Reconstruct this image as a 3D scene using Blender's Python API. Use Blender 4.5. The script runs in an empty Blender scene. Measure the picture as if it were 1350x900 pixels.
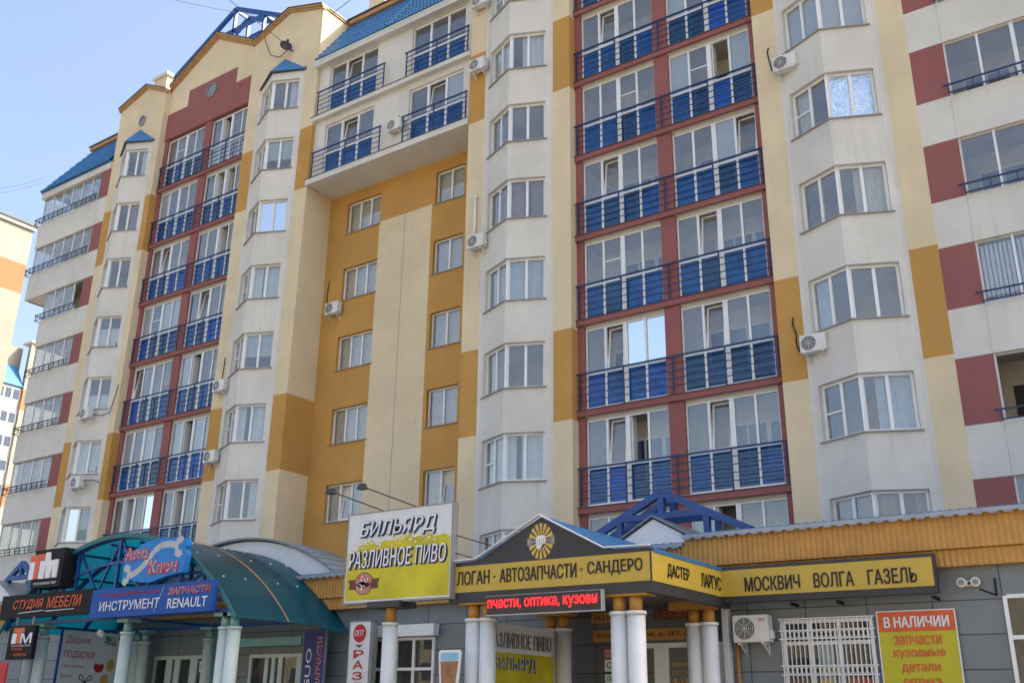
import bpy, bmesh, math, random
from mathutils import Vector, Matrix
random.seed(7)
R = math.radians
scene = bpy.context.scene
COL = scene.collection

# ------------------------------------------------------------------ camera
cam_d = bpy.data.cameras.new('camera'); cam = bpy.data.objects.new('camera', cam_d); COL.objects.link(cam)
yaw, pitch, roll, FPX = 0.609522569, 0.35514832, 0.013827568, 1312.8
f = Vector((-math.sin(yaw)*math.cos(pitch), math.cos(yaw)*math.cos(pitch), math.sin(pitch)))
r0 = Vector((math.cos(yaw), math.sin(yaw), 0)); u0 = r0.cross(f)
rr = math.cos(roll)*r0 + math.sin(roll)*u0; uu = -math.sin(roll)*r0 + math.cos(roll)*u0
cam.matrix_world = Matrix(((rr.x, uu.x, -f.x, 0), (rr.y, uu.y, -f.y, 0), (rr.z, uu.z, -f.z, 1.6), (0, 0, 0, 1)))
cam_d.sensor_width = 36; cam_d.lens = FPX/1350*36; cam_d.clip_start = .1; cam_d.clip_end = 3000
scene.camera = cam

# ------------------------------------------------------------------ light
SUN_AZ, SUN_EL = R(50), R(44)          # azimuth measured from +Y (behind the building) towards +X
sun_dir = Vector((math.sin(SUN_AZ)*math.cos(SUN_EL), math.cos(SUN_AZ)*math.cos(SUN_EL), math.sin(SUN_EL)))
w = bpy.data.worlds.new('World'); scene.world = w; w.use_nodes = True
nt = w.node_tree; bg = nt.nodes['Background']; sky = nt.nodes.new('ShaderNodeTexSky')
sky.sky_type = 'NISHITA'; sky.sun_disc = False; sky.sun_elevation = SUN_EL; sky.sun_rotation = SUN_AZ
sky.air_density = 1.0; sky.dust_density = 5.5; sky.ozone_density = .3
nt.links.new(sky.outputs[0], bg.inputs[0]); bg.inputs[1].default_value = .15
sd = bpy.data.lights.new('sun', 'SUN'); sd.energy = 4.0; sd.angle = R(.5); sd.color = (1, .92, .80)
so = bpy.data.objects.new('sun', sd); COL.objects.link(so); so.rotation_euler = sun_dir.to_track_quat('Z', 'Y').to_euler()
so.location = (30, 60, 60)
scene.view_settings.view_transform = 'Standard'; scene.view_settings.look = 'None'
scene.view_settings.gamma = 1; scene.view_settings.use_curve_mapping = False
scene.view_settings.exposure = 1.42
scene.render.engine = 'CYCLES'
scene.cycles.max_bounces = 8; scene.cycles.transparent_max_bounces = 12; scene.cycles.caustics_reflective = False
scene.cycles.caustics_refractive = False
scene.cycles.use_denoising = True

# ------------------------------------------------------------------ materials
def lin(h):
    c = [int(h[i:i+2], 16)/255 for i in (0, 2, 4)]
    return tuple(x/12.92 if x <= .04045 else ((x+.055)/1.055)**2.4 for x in c) + (1,)
def base(name, col, rough=.6, metal=0, spec=.5):
    m = bpy.data.materials.new(name); m.use_nodes = True
    b = m.node_tree.nodes['Principled BSDF']
    c = col if len(col) == 4 else tuple(col)+(1,)
    b.inputs['Base Color'].default_value = c; b.inputs['Roughness'].default_value = rough
    b.inputs['Metallic'].default_value = metal; b.inputs['Specular IOR Level'].default_value = spec
    return m, m.node_tree, b
def plain(name, col, rough=.5, metal=0, spec=.5, var=.12, scale=3.0):
    m, t, b = base(name, col, rough, metal, spec)
    g = t.nodes.new('ShaderNodeNewGeometry'); n = t.nodes.new('ShaderNodeTexNoise'); n.inputs['Scale'].default_value = scale
    n.inputs['Detail'].default_value = 4
    r = t.nodes.new('ShaderNodeMapRange'); r.inputs['From Min'].default_value = .3; r.inputs['From Max'].default_value = .7
    r.inputs['To Min'].default_value = 1-var; r.inputs['To Max'].default_value = 1+var
    mx = t.nodes.new('ShaderNodeMix'); mx.data_type = 'RGBA'; mx.blend_type = 'MULTIPLY'; mx.inputs[0].default_value = 1
    mx.inputs[6].default_value = tuple(col[:3])+(1,)
    t.links.new(g.outputs['Position'], n.inputs['Vector']); t.links.new(n.outputs['Fac'], r.inputs[0])
    t.links.new(r.outputs[0], mx.inputs[7]); t.links.new(mx.outputs[2], b.inputs['Base Color'])
    return m
def stucco(name, col, dirt=.25, dirtcol=(.16, .15, .13), bump=.25):
    """render-coat: soft blotches, rain streaks running down, fine grain bump"""
    m, t, b = base(name, col, .9, 0, .2)
    N, L = t.nodes.new, t.links.new
    g = N('ShaderNodeNewGeometry')
    n1 = N('ShaderNodeTexNoise'); n1.inputs['Scale'].default_value = .55; n1.inputs['Detail'].default_value = 6; n1.inputs['Roughness'].default_value = .65
    L(g.outputs['Position'], n1.inputs['Vector'])
    mp = N('ShaderNodeMapping'); mp.inputs['Scale'].default_value = (4.5, 4.5, .22); L(g.outputs['Position'], mp.inputs['Vector'])
    n2 = N('ShaderNodeTexNoise'); n2.inputs['Scale'].default_value = 1.3; n2.inputs['Detail'].default_value = 5; L(mp.outputs[0], n2.inputs['Vector'])
    r1 = N('ShaderNodeMapRange'); r1.inputs['From Min'].default_value = .35; r1.inputs['From Max'].default_value = .7; r1.inputs['To Min'].default_value = .9; r1.inputs['To Max'].default_value = 1.06
    L(n1.outputs['Fac'], r1.inputs[0])
    r2 = N('ShaderNodeMapRange'); r2.inputs['From Min'].default_value = .52; r2.inputs['From Max'].default_value = .78; r2.inputs['To Min'].default_value = 0; r2.inputs['To Max'].default_value = dirt
    L(n2.outputs['Fac'], r2.inputs[0])
    m1 = N('ShaderNodeMix'); m1.data_type = 'RGBA'; m1.blend_type = 'MULTIPLY'; m1.inputs[0].default_value = 1; m1.inputs[6].default_value = tuple(col[:3])+(1,)
    n4 = N('ShaderNodeTexNoise'); n4.inputs['Scale'].default_value = .33; n4.inputs['Detail'].default_value = 3; L(g.outputs['Position'], n4.inputs['Vector'])
    r4 = N('ShaderNodeMapRange'); r4.inputs['From Min'].default_value = .45; r4.inputs['From Max'].default_value = .68; L(n4.outputs['Fac'], r4.inputs[0])
    ml = N('ShaderNodeMath'); ml.operation = 'MULTIPLY'; L(r2.outputs[0], ml.inputs[0]); L(r4.outputs[0], ml.inputs[1])
    L(r1.outputs[0], m1.inputs[7])
    m2 = N('ShaderNodeMix'); m2.data_type = 'RGBA'; L(ml.outputs[0], m2.inputs[0]); L(m1.outputs[2], m2.inputs[6]); m2.inputs[7].default_value = tuple(dirtcol)+(1,)
    L(m2.outputs[2], b.inputs['Base Color'])
    n3 = N('ShaderNodeTexNoise'); n3.inputs['Scale'].default_value = 14; n3.inputs['Detail'].default_value = 5; L(g.outputs['Position'], n3.inputs['Vector'])
    bp = N('ShaderNodeBump'); bp.inputs['Strength'].default_value = bump; bp.inputs['Distance'].default_value = .03
    L(n3.outputs['Fac'], bp.inputs['Height']); L(bp.outputs[0], b.inputs['Normal'])
    return m
def glass(name, tint, refl=.9, trans=.88, f0=.10, body=None, bodymix=0.0, film=.08):
    """window pane: see-through, mirrors the sky more at grazing angles (both sides alike), thin dust film, also put in to lighten dark panes"""
    m = bpy.data.materials.new(name); m.use_nodes = True; t = m.node_tree; t.nodes.clear(); N, L = t.nodes.new, t.links.new
    out = N('ShaderNodeOutputMaterial'); g = N('ShaderNodeNewGeometry')
    dt = N('ShaderNodeVectorMath'); dt.operation = 'DOT_PRODUCT'; L(g.outputs['Normal'], dt.inputs[0]); L(g.outputs['Incoming'], dt.inputs[1])
    def mt(op, a, b=None):
        n = N('ShaderNodeMath'); n.operation = op
        for k, v in enumerate((a, b)):
            if v is None: continue
            if isinstance(v, (int, float)): n.inputs[k].default_value = v
            else: L(v, n.inputs[k])
        return n.outputs[0]
    c = mt('ABSOLUTE', dt.outputs['Value']); p5 = mt('POWER', mt('SUBTRACT', 1.0, c), 4.0); fac = mt('ADD', mt('MULTIPLY', p5, 1-f0), f0)
    gl = N('ShaderNodeBsdfGlossy'); gl.inputs['Roughness'].default_value = 0; gl.inputs['Color'].default_value = (refl, refl, refl, 1)
    tr = N('ShaderNodeBsdfTransparent'); tr.inputs['Color'].default_value = tuple(q*trans for q in tint)+(1,)
    n = N('ShaderNodeTexNoise'); n.inputs['Scale'].default_value = .9; L(g.outputs['Position'], n.inputs['Vector'])
    bp = N('ShaderNodeBump'); bp.inputs['Strength'].default_value = .05; bp.inputs['Distance'].default_value = .05
    L(n.outputs['Fac'], bp.inputs['Height']); L(bp.outputs[0], gl.inputs['Normal'])
    d = N('ShaderNodeBsdfDiffuse'); d.inputs['Color'].default_value = tuple(body or (.5, .52, .52))+(1,)
    n2 = N('ShaderNodeTexNoise'); n2.inputs['Scale'].default_value = 2.2; n2.inputs['Detail'].default_value = 5; L(g.outputs['Position'], n2.inputs['Vector'])
    bm_ = bodymix or film
    mr = N('ShaderNodeMapRange'); mr.inputs['From Min'].default_value = .3; mr.inputs['From Max'].default_value = .7; mr.inputs['To Min'].default_value = bm_*.6; mr.inputs['To Max'].default_value = min(.95, bm_*1.35); L(n2.outputs['Fac'], mr.inputs[0])
    mb = N('ShaderNodeMixShader'); L(mr.outputs[0], mb.inputs[0]); L(tr.outputs[0], mb.inputs[1]); L(d.outputs[0], mb.inputs[2])
    mm = N('ShaderNodeMixShader'); L(fac, mm.inputs[0]); L(mb.outputs[0], mm.inputs[1]); L(gl.outputs[0], mm.inputs[2])
    L(mm.outputs[0], out.inputs[0])
    return m
def poly_sheet(name, col, trans):
    m = bpy.data.materials.new(name); m.use_nodes = True; t = m.node_tree; t.nodes.clear(); N, L = t.nodes.new, t.links.new
    out = N('ShaderNodeOutputMaterial'); p = N('ShaderNodeBsdfPrincipled'); p.inputs['Roughness'].default_value = .22
    g = N('ShaderNodeNewGeometry'); n = N('ShaderNodeTexNoise'); n.inputs['Scale'].default_value = 1.2; n.inputs['Detail'].default_value = 5; L(g.outputs['Position'], n.inputs['Vector'])
    cr = N('ShaderNodeMix'); cr.data_type = 'RGBA'; L(n.outputs['Fac'], cr.inputs[0]); cr.inputs[6].default_value = tuple(c*.85 for c in col)+(1,); cr.inputs[7].default_value = tuple(c*1.12 for c in col)+(1,)
    L(cr.outputs[2], p.inputs['Base Color'])
    tl = N('ShaderNodeBsdfTranslucent'); tl.inputs['Color'].default_value = tuple(trans)+(1,)
    mm = N('ShaderNodeMixShader'); mm.inputs[0].default_value = .45; L(p.outputs[0], mm.inputs[1]); L(tl.outputs[0], mm.inputs[2]); L(mm.outputs[0], out.inputs[0])
    return m
def metal_roof(name, col, pitch=.2, row=.35):
    m, t, b = base(name, col, .42, 0, .5); N, L = t.nodes.new, t.links.new
    g = N('ShaderNodeNewGeometry')
    wv = N('ShaderNodeTexWave'); wv.bands_direction = 'X'; wv.inputs['Scale'].default_value = 2*math.pi/pitch/20; L(g.outputs['Position'], wv.inputs['Vector'])
    wz = N('ShaderNodeTexWave'); wz.bands_direction = 'Z'; wz.wave_profile = 'SAW'; wz.inputs['Scale'].default_value = 2*math.pi/row/20; L(g.outputs['Position'], wz.inputs['Vector'])
    ad = N('ShaderNodeMath'); ad.operation = 'ADD'; L(wv.outputs['Fac'], ad.inputs[0]); L(wz.outputs['Fac'], ad.inputs[1])
    bp = N('ShaderNodeBump'); bp.inputs['Strength'].default_value = .7; bp.inputs['Distance'].default_value = .04; L(ad.outputs[0], bp.inputs['Height']); L(bp.outputs[0], b.inputs['Normal'])
    return m
def tiles(name, col, joint, w=1.2, h=.6):
    m, t, b = base(name, col, .45, 0, .4); N, L = t.nodes.new, t.links.new
    g = N('ShaderNodeNewGeometry'); s = N('ShaderNodeSeparateXYZ'); c = N('ShaderNodeCombineXYZ'); L(g.outputs['Position'], s.inputs[0])
    ad = N('ShaderNodeMath'); ad.operation = 'ADD'; L(s.outputs[0], ad.inputs[0]); L(s.outputs[1], ad.inputs[1])
    L(ad.outputs[0], c.inputs[0]); L(s.outputs[2], c.inputs[1])
    br = N('ShaderNodeTexBrick'); L(c.outputs[0], br.inputs['Vector']); br.offset = 0; br.inputs['Scale'].default_value = 1
    br.inputs['Brick Width'].default_value = w; br.inputs['Row Height'].default_value = h; br.inputs['Mortar Size'].default_value = .012
    br.inputs['Color1'].default_value = tuple(col[:3])+(1,); br.inputs['Color2'].default_value = tuple(x*.9 for x in col[:3])+(1,); br.inputs['Mortar'].default_value = tuple(joint)+(1,)
    n = N('ShaderNodeTexNoise'); n.inputs['Scale'].default_value = 2.5; n.inputs['Detail'].default_value = 6; L(g.outputs['Position'], n.inputs['Vector'])
    r = N('ShaderNodeMapRange'); r.inputs['To Min'].default_value = .85; r.inputs['To Max'].default_value = 1.12; L(n.outputs['Fac'], r.inputs[0])
    mx = N('ShaderNodeMix'); mx.data_type = 'RGBA'; mx.blend_type = 'MULTIPLY'; mx.inputs[0].default_value = 1
    L(br.outputs['Color'], mx.inputs[6]); L(r.outputs[0], mx.inputs[7]); L(mx.outputs[2], b.inputs['Base Color'])
    return m
def glow(name, col, s):
    m = bpy.data.materials.new(name); m.use_nodes = True; b = m.node_tree.nodes['Principled BSDF']
    b.inputs['Base Color'].default_value = tuple(col)+(1,); b.inputs['Emission Color'].default_value = tuple(col)+(1,); b.inputs['Emission Strength'].default_value = s
    return m
M = {
 'white': stucco('white_render', (.64, .625, .565), .5, (.34, .33, .29)),
 'beige': stucco('beige_render', (.69, .58, .385), .36, (.30, .25, .16)),
 'orange': stucco('ochre_render', (.51, .285, .082), .25, (.30, .17, .06)),
 'red': stucco('terracotta_render', (.29, .112, .105), .15, (.2, .08, .08)),
 'concrete': stucco('slab_soffit', (.52, .49, .42), .3),
 'room': plain('loggia_plaster', (.66, .60, .49), .9, var=.08),
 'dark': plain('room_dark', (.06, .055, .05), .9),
 'pvc': plain('white_pvc', (.74, .75, .74), .35, var=.05),
 'sill': plain('galvanised_sill', (.30, .29, .27), .5),
 'glass': glass('window_glass', (.88, .92, .93), f0=.17, film=.12),
 'mirror': glass('mirror_film_glass', (.7, .75, .8), .98, .5, .85),
 'loggia_glass': glass('dusty_lightened_glass', (.85, .88, .9), f0=.07, film=.42),  # denser grey film, put in to lighten the left loggia panes
 'shop_glass': glass('shop_glass', (.85, .9, .9), .55, f0=.07, film=.015),
 'blue_glass_c': glass('dim_blue_film_glass', (.12, .34, .58), .8, .95, .07, (.016, .11, .30), .40),
 'blue_glass': glass('blue_film_glass', (.10, .30, .60), .8, .95, .07, (.012, .12, .43), .56),
 'blue_glass_b': glass('bright_blue_film_glass', (.10, .30, .8), .8, .95, .07, (.012, .10, .50), .72),
 'clear_panel': glass('pale_panel_glass', (.7, .75, .8), .9, .8, .2, (.42, .47, .5), .5),
 'blind': plain('pale_blind', (.52, .58, .60), .8, var=.04),
 'rail': plain('navy_rail_paint', (.012, .03, .10), .4),
 'blackrail': plain('black_rail_paint', (.018, .018, .02), .5),
 'blue_frame': plain('blue_truss_paint', (.006, .06, .23), .42, var=.15),
 'roof': metal_roof('blue_metal_roof', (.03, .16, .36)),
 'roofplain': plain('blue_roof_steel', (.03, .16, .36), .4, var=.12),
 'roofgrey': metal_roof('grey_metal_roof', (.20, .23, .25)),
 'trim': plain('ochre_cornice', (.42, .24, .10), .7),
 'capping': plain('dark_capping', (.03, .05, .06), .5),
 'teal_cap': plain('teal_capping', (.01, .12, .13), .5),
 'curtain': plain('curtain_cloth', (.80, .83, .84), .9, var=.06, scale=6),
 'curtain_b': plain('cream_curtain_cloth', (.72, .67, .57), .9, var=.1, scale=6),
 'curtain_c': plain('blue_grey_curtain_cloth', (.60, .68, .74), .9, var=.1, scale=6),
 'curtain_d': plain('brown_curtain_cloth', (.34, .25, .20), .9, var=.1, scale=6),
 'joint': plain('panel_joint', (.42, .41, .37), .9),
 'ac': plain('ac_casing', (.66, .66, .62), .4, var=.06),
 'acdark': plain('ac_fan_dark', (.05, .05, .05), .5),
 'cable': plain('black_cable', (.015, .015, .015), .6),
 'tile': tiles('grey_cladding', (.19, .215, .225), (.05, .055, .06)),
 'tile_shaded': tiles('shaded_cladding', (.11, .115, .12), (.03, .03, .035)),  # darker copy of the grey cladding; porch shade put into the colour
 'fascia': plain('ochre_corrugated', (.50, .255, .055), .55, var=.1),
 'fascia_edge': plain('fascia_drip', (.30, .33, .38), .5),
 'col_white': plain('column_white', (.66, .67, .66), .5, var=.05),
 'col_green': plain('column_pale_green', (.52, .60, .56), .5, var=.06),
 'col_orange': plain('column_ochre', (.42, .20, .03), .55, var=.1),
 'cap_teal': plain('pale_teal_cap', (.20, .40, .38), .5),
 'black': plain('sign_black', (.008, .008, .009), .6, 0, .2, var=.1),
 'anthracite': plain('sign_anthracite', (.035, .036, .04), .5, 0, .4, var=.1),
 'yellow': plain('sign_yellow', (.50, .345, .045), .5, var=.05),
 'lime': plain('poster_yellow', (.47, .43, .01), .5, var=.06),
 'gold': plain('emblem_gold', (.60, .40, .08), .5),
 'ink': plain('lettering_dark', (.012, .01, .01), .5),
 'swhite': plain('sign_white', (.74, .75, .76), .5, var=.05),
 'sgrey': plain('emblem_grey', (.20, .21, .22), .5),
 'sorange': plain('sign_orange', (.62, .10, .02), .5),
 'sred': plain('sign_red', (.50, .02, .03), .5),
 'sblue': plain('sign_blue', (.008, .075, .33), .55, 0, .3, var=.08),
 'skyblue': plain('sign_light_blue', (.02, .19, .55), .5, 0, .3, var=.06),
 'navy': plain('banner_navy', (.02, .03, .16), .5),
 'silver': plain('sign_silver', (.42, .43, .45), .35, var=.05),
 'brown': plain('emblem_brown', (.13, .03, .02), .6),
 'pink': plain('emblem_pink', (.50, .20, .16), .6),
 'fir': plain('print_green', (.05, .12, .06), .7),
 'teal': poly_sheet('teal_polycarbonate', (.006, .088, .125), (.012, .42, .50)),
 'led_back': plain('led_board', (.02, .012, .014), .4),
 'led': glow('led_red', (.95, .02, .025), .6),
 'lamp': plain('lamp_dark', (.03, .03, .03), .4),
 'beam': plain('steel_grey', (.22, .22, .22), .5),
 'asphalt': plain('asphalt', (.20, .18, .15), .9, var=.25, scale=1.5),
 'paving': tiles('paving', (.26, .25, .24), (.12, .12, .11), .4, .4),
 'kerb': plain('kerb_stone', (.34, .33, .31), .9),
 'line': plain('road_paint', (.75, .75, .72), .7),
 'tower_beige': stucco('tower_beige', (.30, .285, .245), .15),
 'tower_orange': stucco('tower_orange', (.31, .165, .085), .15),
 'tower_cream': stucco('cream_render', (.62, .52, .36), .15),
 'beer': plain('beer_print', (.30, .14, .05), .5, var=.3, scale=5),
 'board_white': plain('banner_white', (.66, .68, .70), .6, var=.07, scale=1.6),
 'board_yellow': plain('banner_yellow', (.52, .45, .012), .6, var=.22, scale=1.4),
}

m_, t_, b_ = base('crumpled_foil', (.62, .70, .78), .16, .9)
n_ = t_.nodes.new('ShaderNodeTexNoise'); n_.inputs['Scale'].default_value = 5; n_.inputs['Detail'].default_value = 6; n_.inputs['Distortion'].default_value = 1.5
g_ = t_.nodes.new('ShaderNodeNewGeometry'); bp_ = t_.nodes.new('ShaderNodeBump'); bp_.inputs['Strength'].default_value = .5; bp_.inputs['Distance'].default_value = .1
t_.links.new(g_.outputs['Position'], n_.inputs['Vector']); t_.links.new(n_.outputs['Fac'], bp_.inputs['Height']); t_.links.new(bp_.outputs[0], b_.inputs['Normal']); M['foil'] = m_
# ------------------------------------------------------------------ mesh helpers
class MB:
    def __init__(s): s.v = []; s.f = []; s.m = []; s.mats = []; s.smooth = []
    def mi(s, m):
        if m not in s.mats: s.mats.append(m)
        return s.mats.index(m)
    def face(s, pts, m, smooth=False):
        i = len(s.v); s.v += [tuple(p) for p in pts]; s.f.append(list(range(i, i+len(pts)))); s.m.append(s.mi(m)); s.smooth.append(smooth)
    def solid(s, a, b, m, mcap=None, smooth=False):
        """two matching outlines a, b -> closed solid"""
        n = len(a); i = len(s.v); s.v += [tuple(p) for p in a]+[tuple(p) for p in b]; k = s.mi(m); c = s.mi(mcap or m)
        s.f.append(list(range(i+n-1, i-1, -1))); s.m.append(c); s.smooth.append(False)
        s.f.append(list(range(i+n, i+2*n))); s.m.append(c); s.smooth.append(False)
        for j in range(n):
            q = (j+1) % n; s.f.append([i+j, i+q, i+n+q, i+n+j]); s.m.append(k); s.smooth.append(smooth)
    def box(s, x0, x1, y0, y1, z0, z1, m):
        s.solid([(x0, y0, z0), (x1, y0, z0), (x1, y1, z0), (x0, y1, z0)], [(x0, y0, z1), (x1, y0, z1), (x1, y1, z1), (x0, y1, z1)], m)
    def prism(s, plan, z0, z1, m): s.solid([(x, y, z0) for x, y in plan], [(x, y, z1) for x, y in plan], m)
    def elev(s, pts, y0, y1, m, mside=None):
        s.solid([(x, y0, z) for x, z in pts], [(x, y1, z) for x, z in pts], mside or m, m)
    def cyl(s, p0, p1, ra, rb, m, n=12):
        p0, p1 = Vector(p0), Vector(p1); d = (p1-p0).normalized(); a = d.orthogonal().normalized(); b = d.cross(a)
        ring = lambda p, q: [p+a*q*math.cos(2*math.pi*k/n)+b*q*math.sin(2*math.pi*k/n) for k in range(n)]
        s.solid(ring(p0, ra), ring(p1, rb), m, None, n > 6)
    def bar(s, p0, p1, wd, m, h=None): # square bar
        p0, p1 = Vector(p0), Vector(p1); d = (p1-p0).normalized(); up = Vector((0, 0, 1))
        if abs(d.z) > .95: up = Vector((0, 1, 0))
        a = d.cross(up).normalized()*wd/2; b = a.normalized().cross(d).normalized()*(h or wd)/2
        q = lambda p: [p-a-b, p+a-b, p+a+b, p-a+b]
        s.solid(q(p0), q(p1), m)
    def tube(s, path, rad, m, n=8):
        for a, b in zip(path[:-1], path[1:]): s.cyl(a, b, rad, rad, m, n)
    def disc(s, c, nrm, rad, m, n=24, thick=.01):
        c = Vector(c); nrm = Vector(nrm).normalized(); s.cyl(c, c+nrm*thick, rad, rad, m, n)
    def text(s, txt, P, U, V, wd, ht, m, bold=0.0, shear=0.0, lift=.004, depth=0.0):
        vs, fs = text_mesh(txt, 0.0, shear)
        xs = [v[0] for v in vs]; ys = [v[1] for v in vs]; x0, x1, y0, y1 = min(xs), max(xs), min(ys), max(ys)
        P, U, V = Vector(P), Vector(U).normalized(), Vector(V).normalized(); nrm = U.cross(V).normalized(); i = len(s.v); k = s.mi(m)
        e = abs(bold)*ht*1.15; offs = [(0, 0)]
        if bold > 0: offs += [(e*math.cos(a), e*math.sin(a)*.8) for a in [math.pi*q/4 for q in range(8)]]
        for oi, (du, dv) in enumerate(offs):
            i = len(s.v)
            s.v += [tuple(P+U*((v[0]-x0)/(x1-x0)*(wd-2*e)+e+du)+V*((v[1]-y0)/(y1-y0)*(ht-2*e)+e+dv)+nrm*(lift+oi*.0008+v[2]*.00008)) for v in vs]
            for q in fs: s.f.append([i+a for a in q]); s.m.append(k); s.smooth.append(False)
    def build(s, name, normals=True):
        me = bpy.data.meshes.new(name); me.from_pydata(s.v, [], s.f)
        for m in s.mats: me.materials.append(M[m])
        me.polygons.foreach_set('material_index', s.m); me.polygons.foreach_set('use_smooth', s.smooth)
        me.update()
        if normals:
            bm = bmesh.new(); bm.from_mesh(me); bmesh.ops.recalc_face_normals(bm, faces=bm.faces); bm.to_mesh(me); bm.free()
        return me
_tc = {}
def text_mesh(txt, bold, shear):
    key = (txt, bold, shear)
    if key not in _tc:
        c = bpy.data.curves.new('lettering', 'FONT'); c.body = txt; c.offset = bold; c.shear = shear; c.resolution_u = 3
        o = bpy.data.objects.new('lettering', c); COL.objects.link(o)
        dg = bpy.context.evaluated_depsgraph_get(); me = bpy.data.meshes.new_from_object(o.evaluated_get(dg))
        vs, fs = [], []
        for p in me.polygons:                            # every facet on its own tiny step, so that crossing strokes never share a plane
            fs.append(list(range(len(vs), len(vs)+len(p.vertices)))); vs += [(*me.vertices[a].co[:2], p.index % 9) for a in p.vertices]
        _tc[key] = (vs, fs)
        bpy.data.objects.remove(o); bpy.data.curves.remove(c); bpy.data.meshes.remove(me)
    return _tc[key]
def thing(name, label, cat, loc=(0, 0, 0), group=None, rotz=0):
    o = bpy.data.objects.new(name, None); COL.objects.link(o); o.location = loc; o.rotation_euler = (0, 0, rotz)
    o.empty_display_size = .3
    o['label'] = label; o['category'] = cat
    if group: o['group'] = group
    return o
def wloc(o):
    l = Vector(o.location); p = o.parent
    while p: l += Vector(p.location); p = p.parent
    return l
def part(name, mesh, parent, at=None, label=None, kind=None):
    """child object; mesh in world coordinates (at=None) or local to world point `at`"""
    if isinstance(mesh, MB): mesh = mesh.build(name)
    o = bpy.data.objects.new(name, mesh); COL.objects.link(o); o.parent = parent
    o.location = Vector(at if at is not None else (0, 0, 0)) - wloc(parent)
    if label: o['label'] = label
    if kind: o['kind'] = kind
    return o
def lpart(name, mesh, parent, loc=(0, 0, 0)):
    if isinstance(mesh, MB): mesh = mesh.build(name)
    o = bpy.data.objects.new(name, mesh); COL.objects.link(o); o.parent = parent; o.location = loc
    return o
def single(name, mb, label, cat, group=None):
    o = bpy.data.objects.new(name, mb.build(name)); COL.objects.link(o); o['label'] = label; o['category'] = cat
    if group: o['group'] = group
    return o
def structure(name, mb):
    o = bpy.data.objects.new(name, mb.build(name)); COL.objects.link(o); o['kind'] = 'structure'; return o

# ------------------------------------------------------------------ measurements
C = -23.95
def S(k): return 7.31 + 3*(k-3)
YP = 25.2                                  # front plane of pilasters and bays
RED = {1: (-39.2, -32.6), 2: (-15.3, -8.65)}
BAYX = {1: (-40.98, 1.36, 1.25), 2: (-30.40, 1.49, 1.36), 3: (-17.48, 1.49, 1.36), 4: (-6.47, 1.47, 1.36)}

# ------------------------------------------------------------------ ground
g = MB(); g.box(-900, 900, -900, 900, -.5, 0, 'asphalt'); structure('ground', g)
g = MB(); g.box(-60, 40, 11.0, 26, 0, .13, 'paving'); g.box(-60, 40, 10.85, 11.0, 0, .14, 'kerb'); structure('pavement', g)
g = MB()
for k in range(-12, 12): g.box(k*5, k*5+2.4, 3.9, 4.05, .002, .006, 'line')
structure('road_marking', g)

# ------------------------------------------------------------------ apartment building
B = thing('apartment_building', 'tall apartment house with white bays, red loggia columns and ochre squares', 'building', (C, YP, 0))
# core behind all rooms
b = MB(); b.box(-46.9, 8, 26.95, 41, 0, 31.0, 'room'); part('wall', b, B)
b = MB(); b.box(3.4, 8, YP, 26.95, 4.3, 28.1, 'white'); part('wall', b, B)

def bands(z0, z1):
    cuts = [(z0, S(4)-.3, 'beige'), (S(4)-.3, S(4)+2.7, 'orange'), (S(4)+2.7, S(8)-.3, 'beige'), (S(8)-.3, S(8)+2.7, 'orange'), (S(8)+2.7, z1, 'beige')]
    return cuts
PIL = [(-42.97, -42.34, 26.6), (-39.62, -39.2, 26.0), (-32.62, -31.885, 26.0), (-28.915, -28.16, 26.93),
       (-19.70, -18.97, 26.93), (-15.99, -15.3, 26.0), (-8.65, -7.94, 26.0), (-5.0, -4.28, 26.6)]
for x0, x1, yb in PIL:
    b = MB()
    for z0, z1, m in bands(4.3, 28.3): b.box(x0, x1, YP, yb, z0, z1, m)
    part('pilaster', b, B)

# V-shaped bays
def vplan(hw, hv, dep=.6): return [(-hw, 0), (-hv, 0), (0, -dep), (hv, 0), (hw, 0), (hw, 1.74), (-hw, 1.74)]
def facet(hv, s, t, d, dep=.6):
    L = math.hypot(hv, dep); ex, ey = s*hv/L, dep/L; nx, ny = -s*dep/L, hv/L
    return (ex*t+nx*d, -dep+ey*t+ny*d)
def fbox(b, hv, s, t0, t1, d0, d1, z0, z1, m, dep=.6):
    b.prism([facet(hv, s, t0, d0, dep), facet(hv, s, t1, d0, dep), facet(hv, s, t1, d1, dep), facet(hv, s, t0, d1, dep)], z0, z1, m)
ZW0, ZW1 = .90, 2.43
def bay_window_frame(hv):
    b = MB(); L = math.hypot(hv, .6); TE = L-.16
    for s in (1, -1):
        for t0, t1 in ((.03, .11), (TE*.52-.045, TE*.52+.045), (TE-.075, TE)):
            fbox(b, hv, s, t0, t1, .13, .21, ZW0, ZW1, 'pvc')
        fbox(b, hv, s, .11, TE-.075, .132, .208, ZW1-.075, ZW1, 'pvc'); fbox(b, hv, s, .11, TE-.075, .132, .208, ZW0, ZW0+.075, 'pvc')
    b.prism([facet(hv, -1, .04, .12), facet(hv, 1, 0, .10), facet(hv, 1, .04, .12), facet(hv, 1, .04, .22), facet(hv, -1, .04, .22)], ZW0, ZW1, 'pvc')
    return b.build('window')
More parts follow.
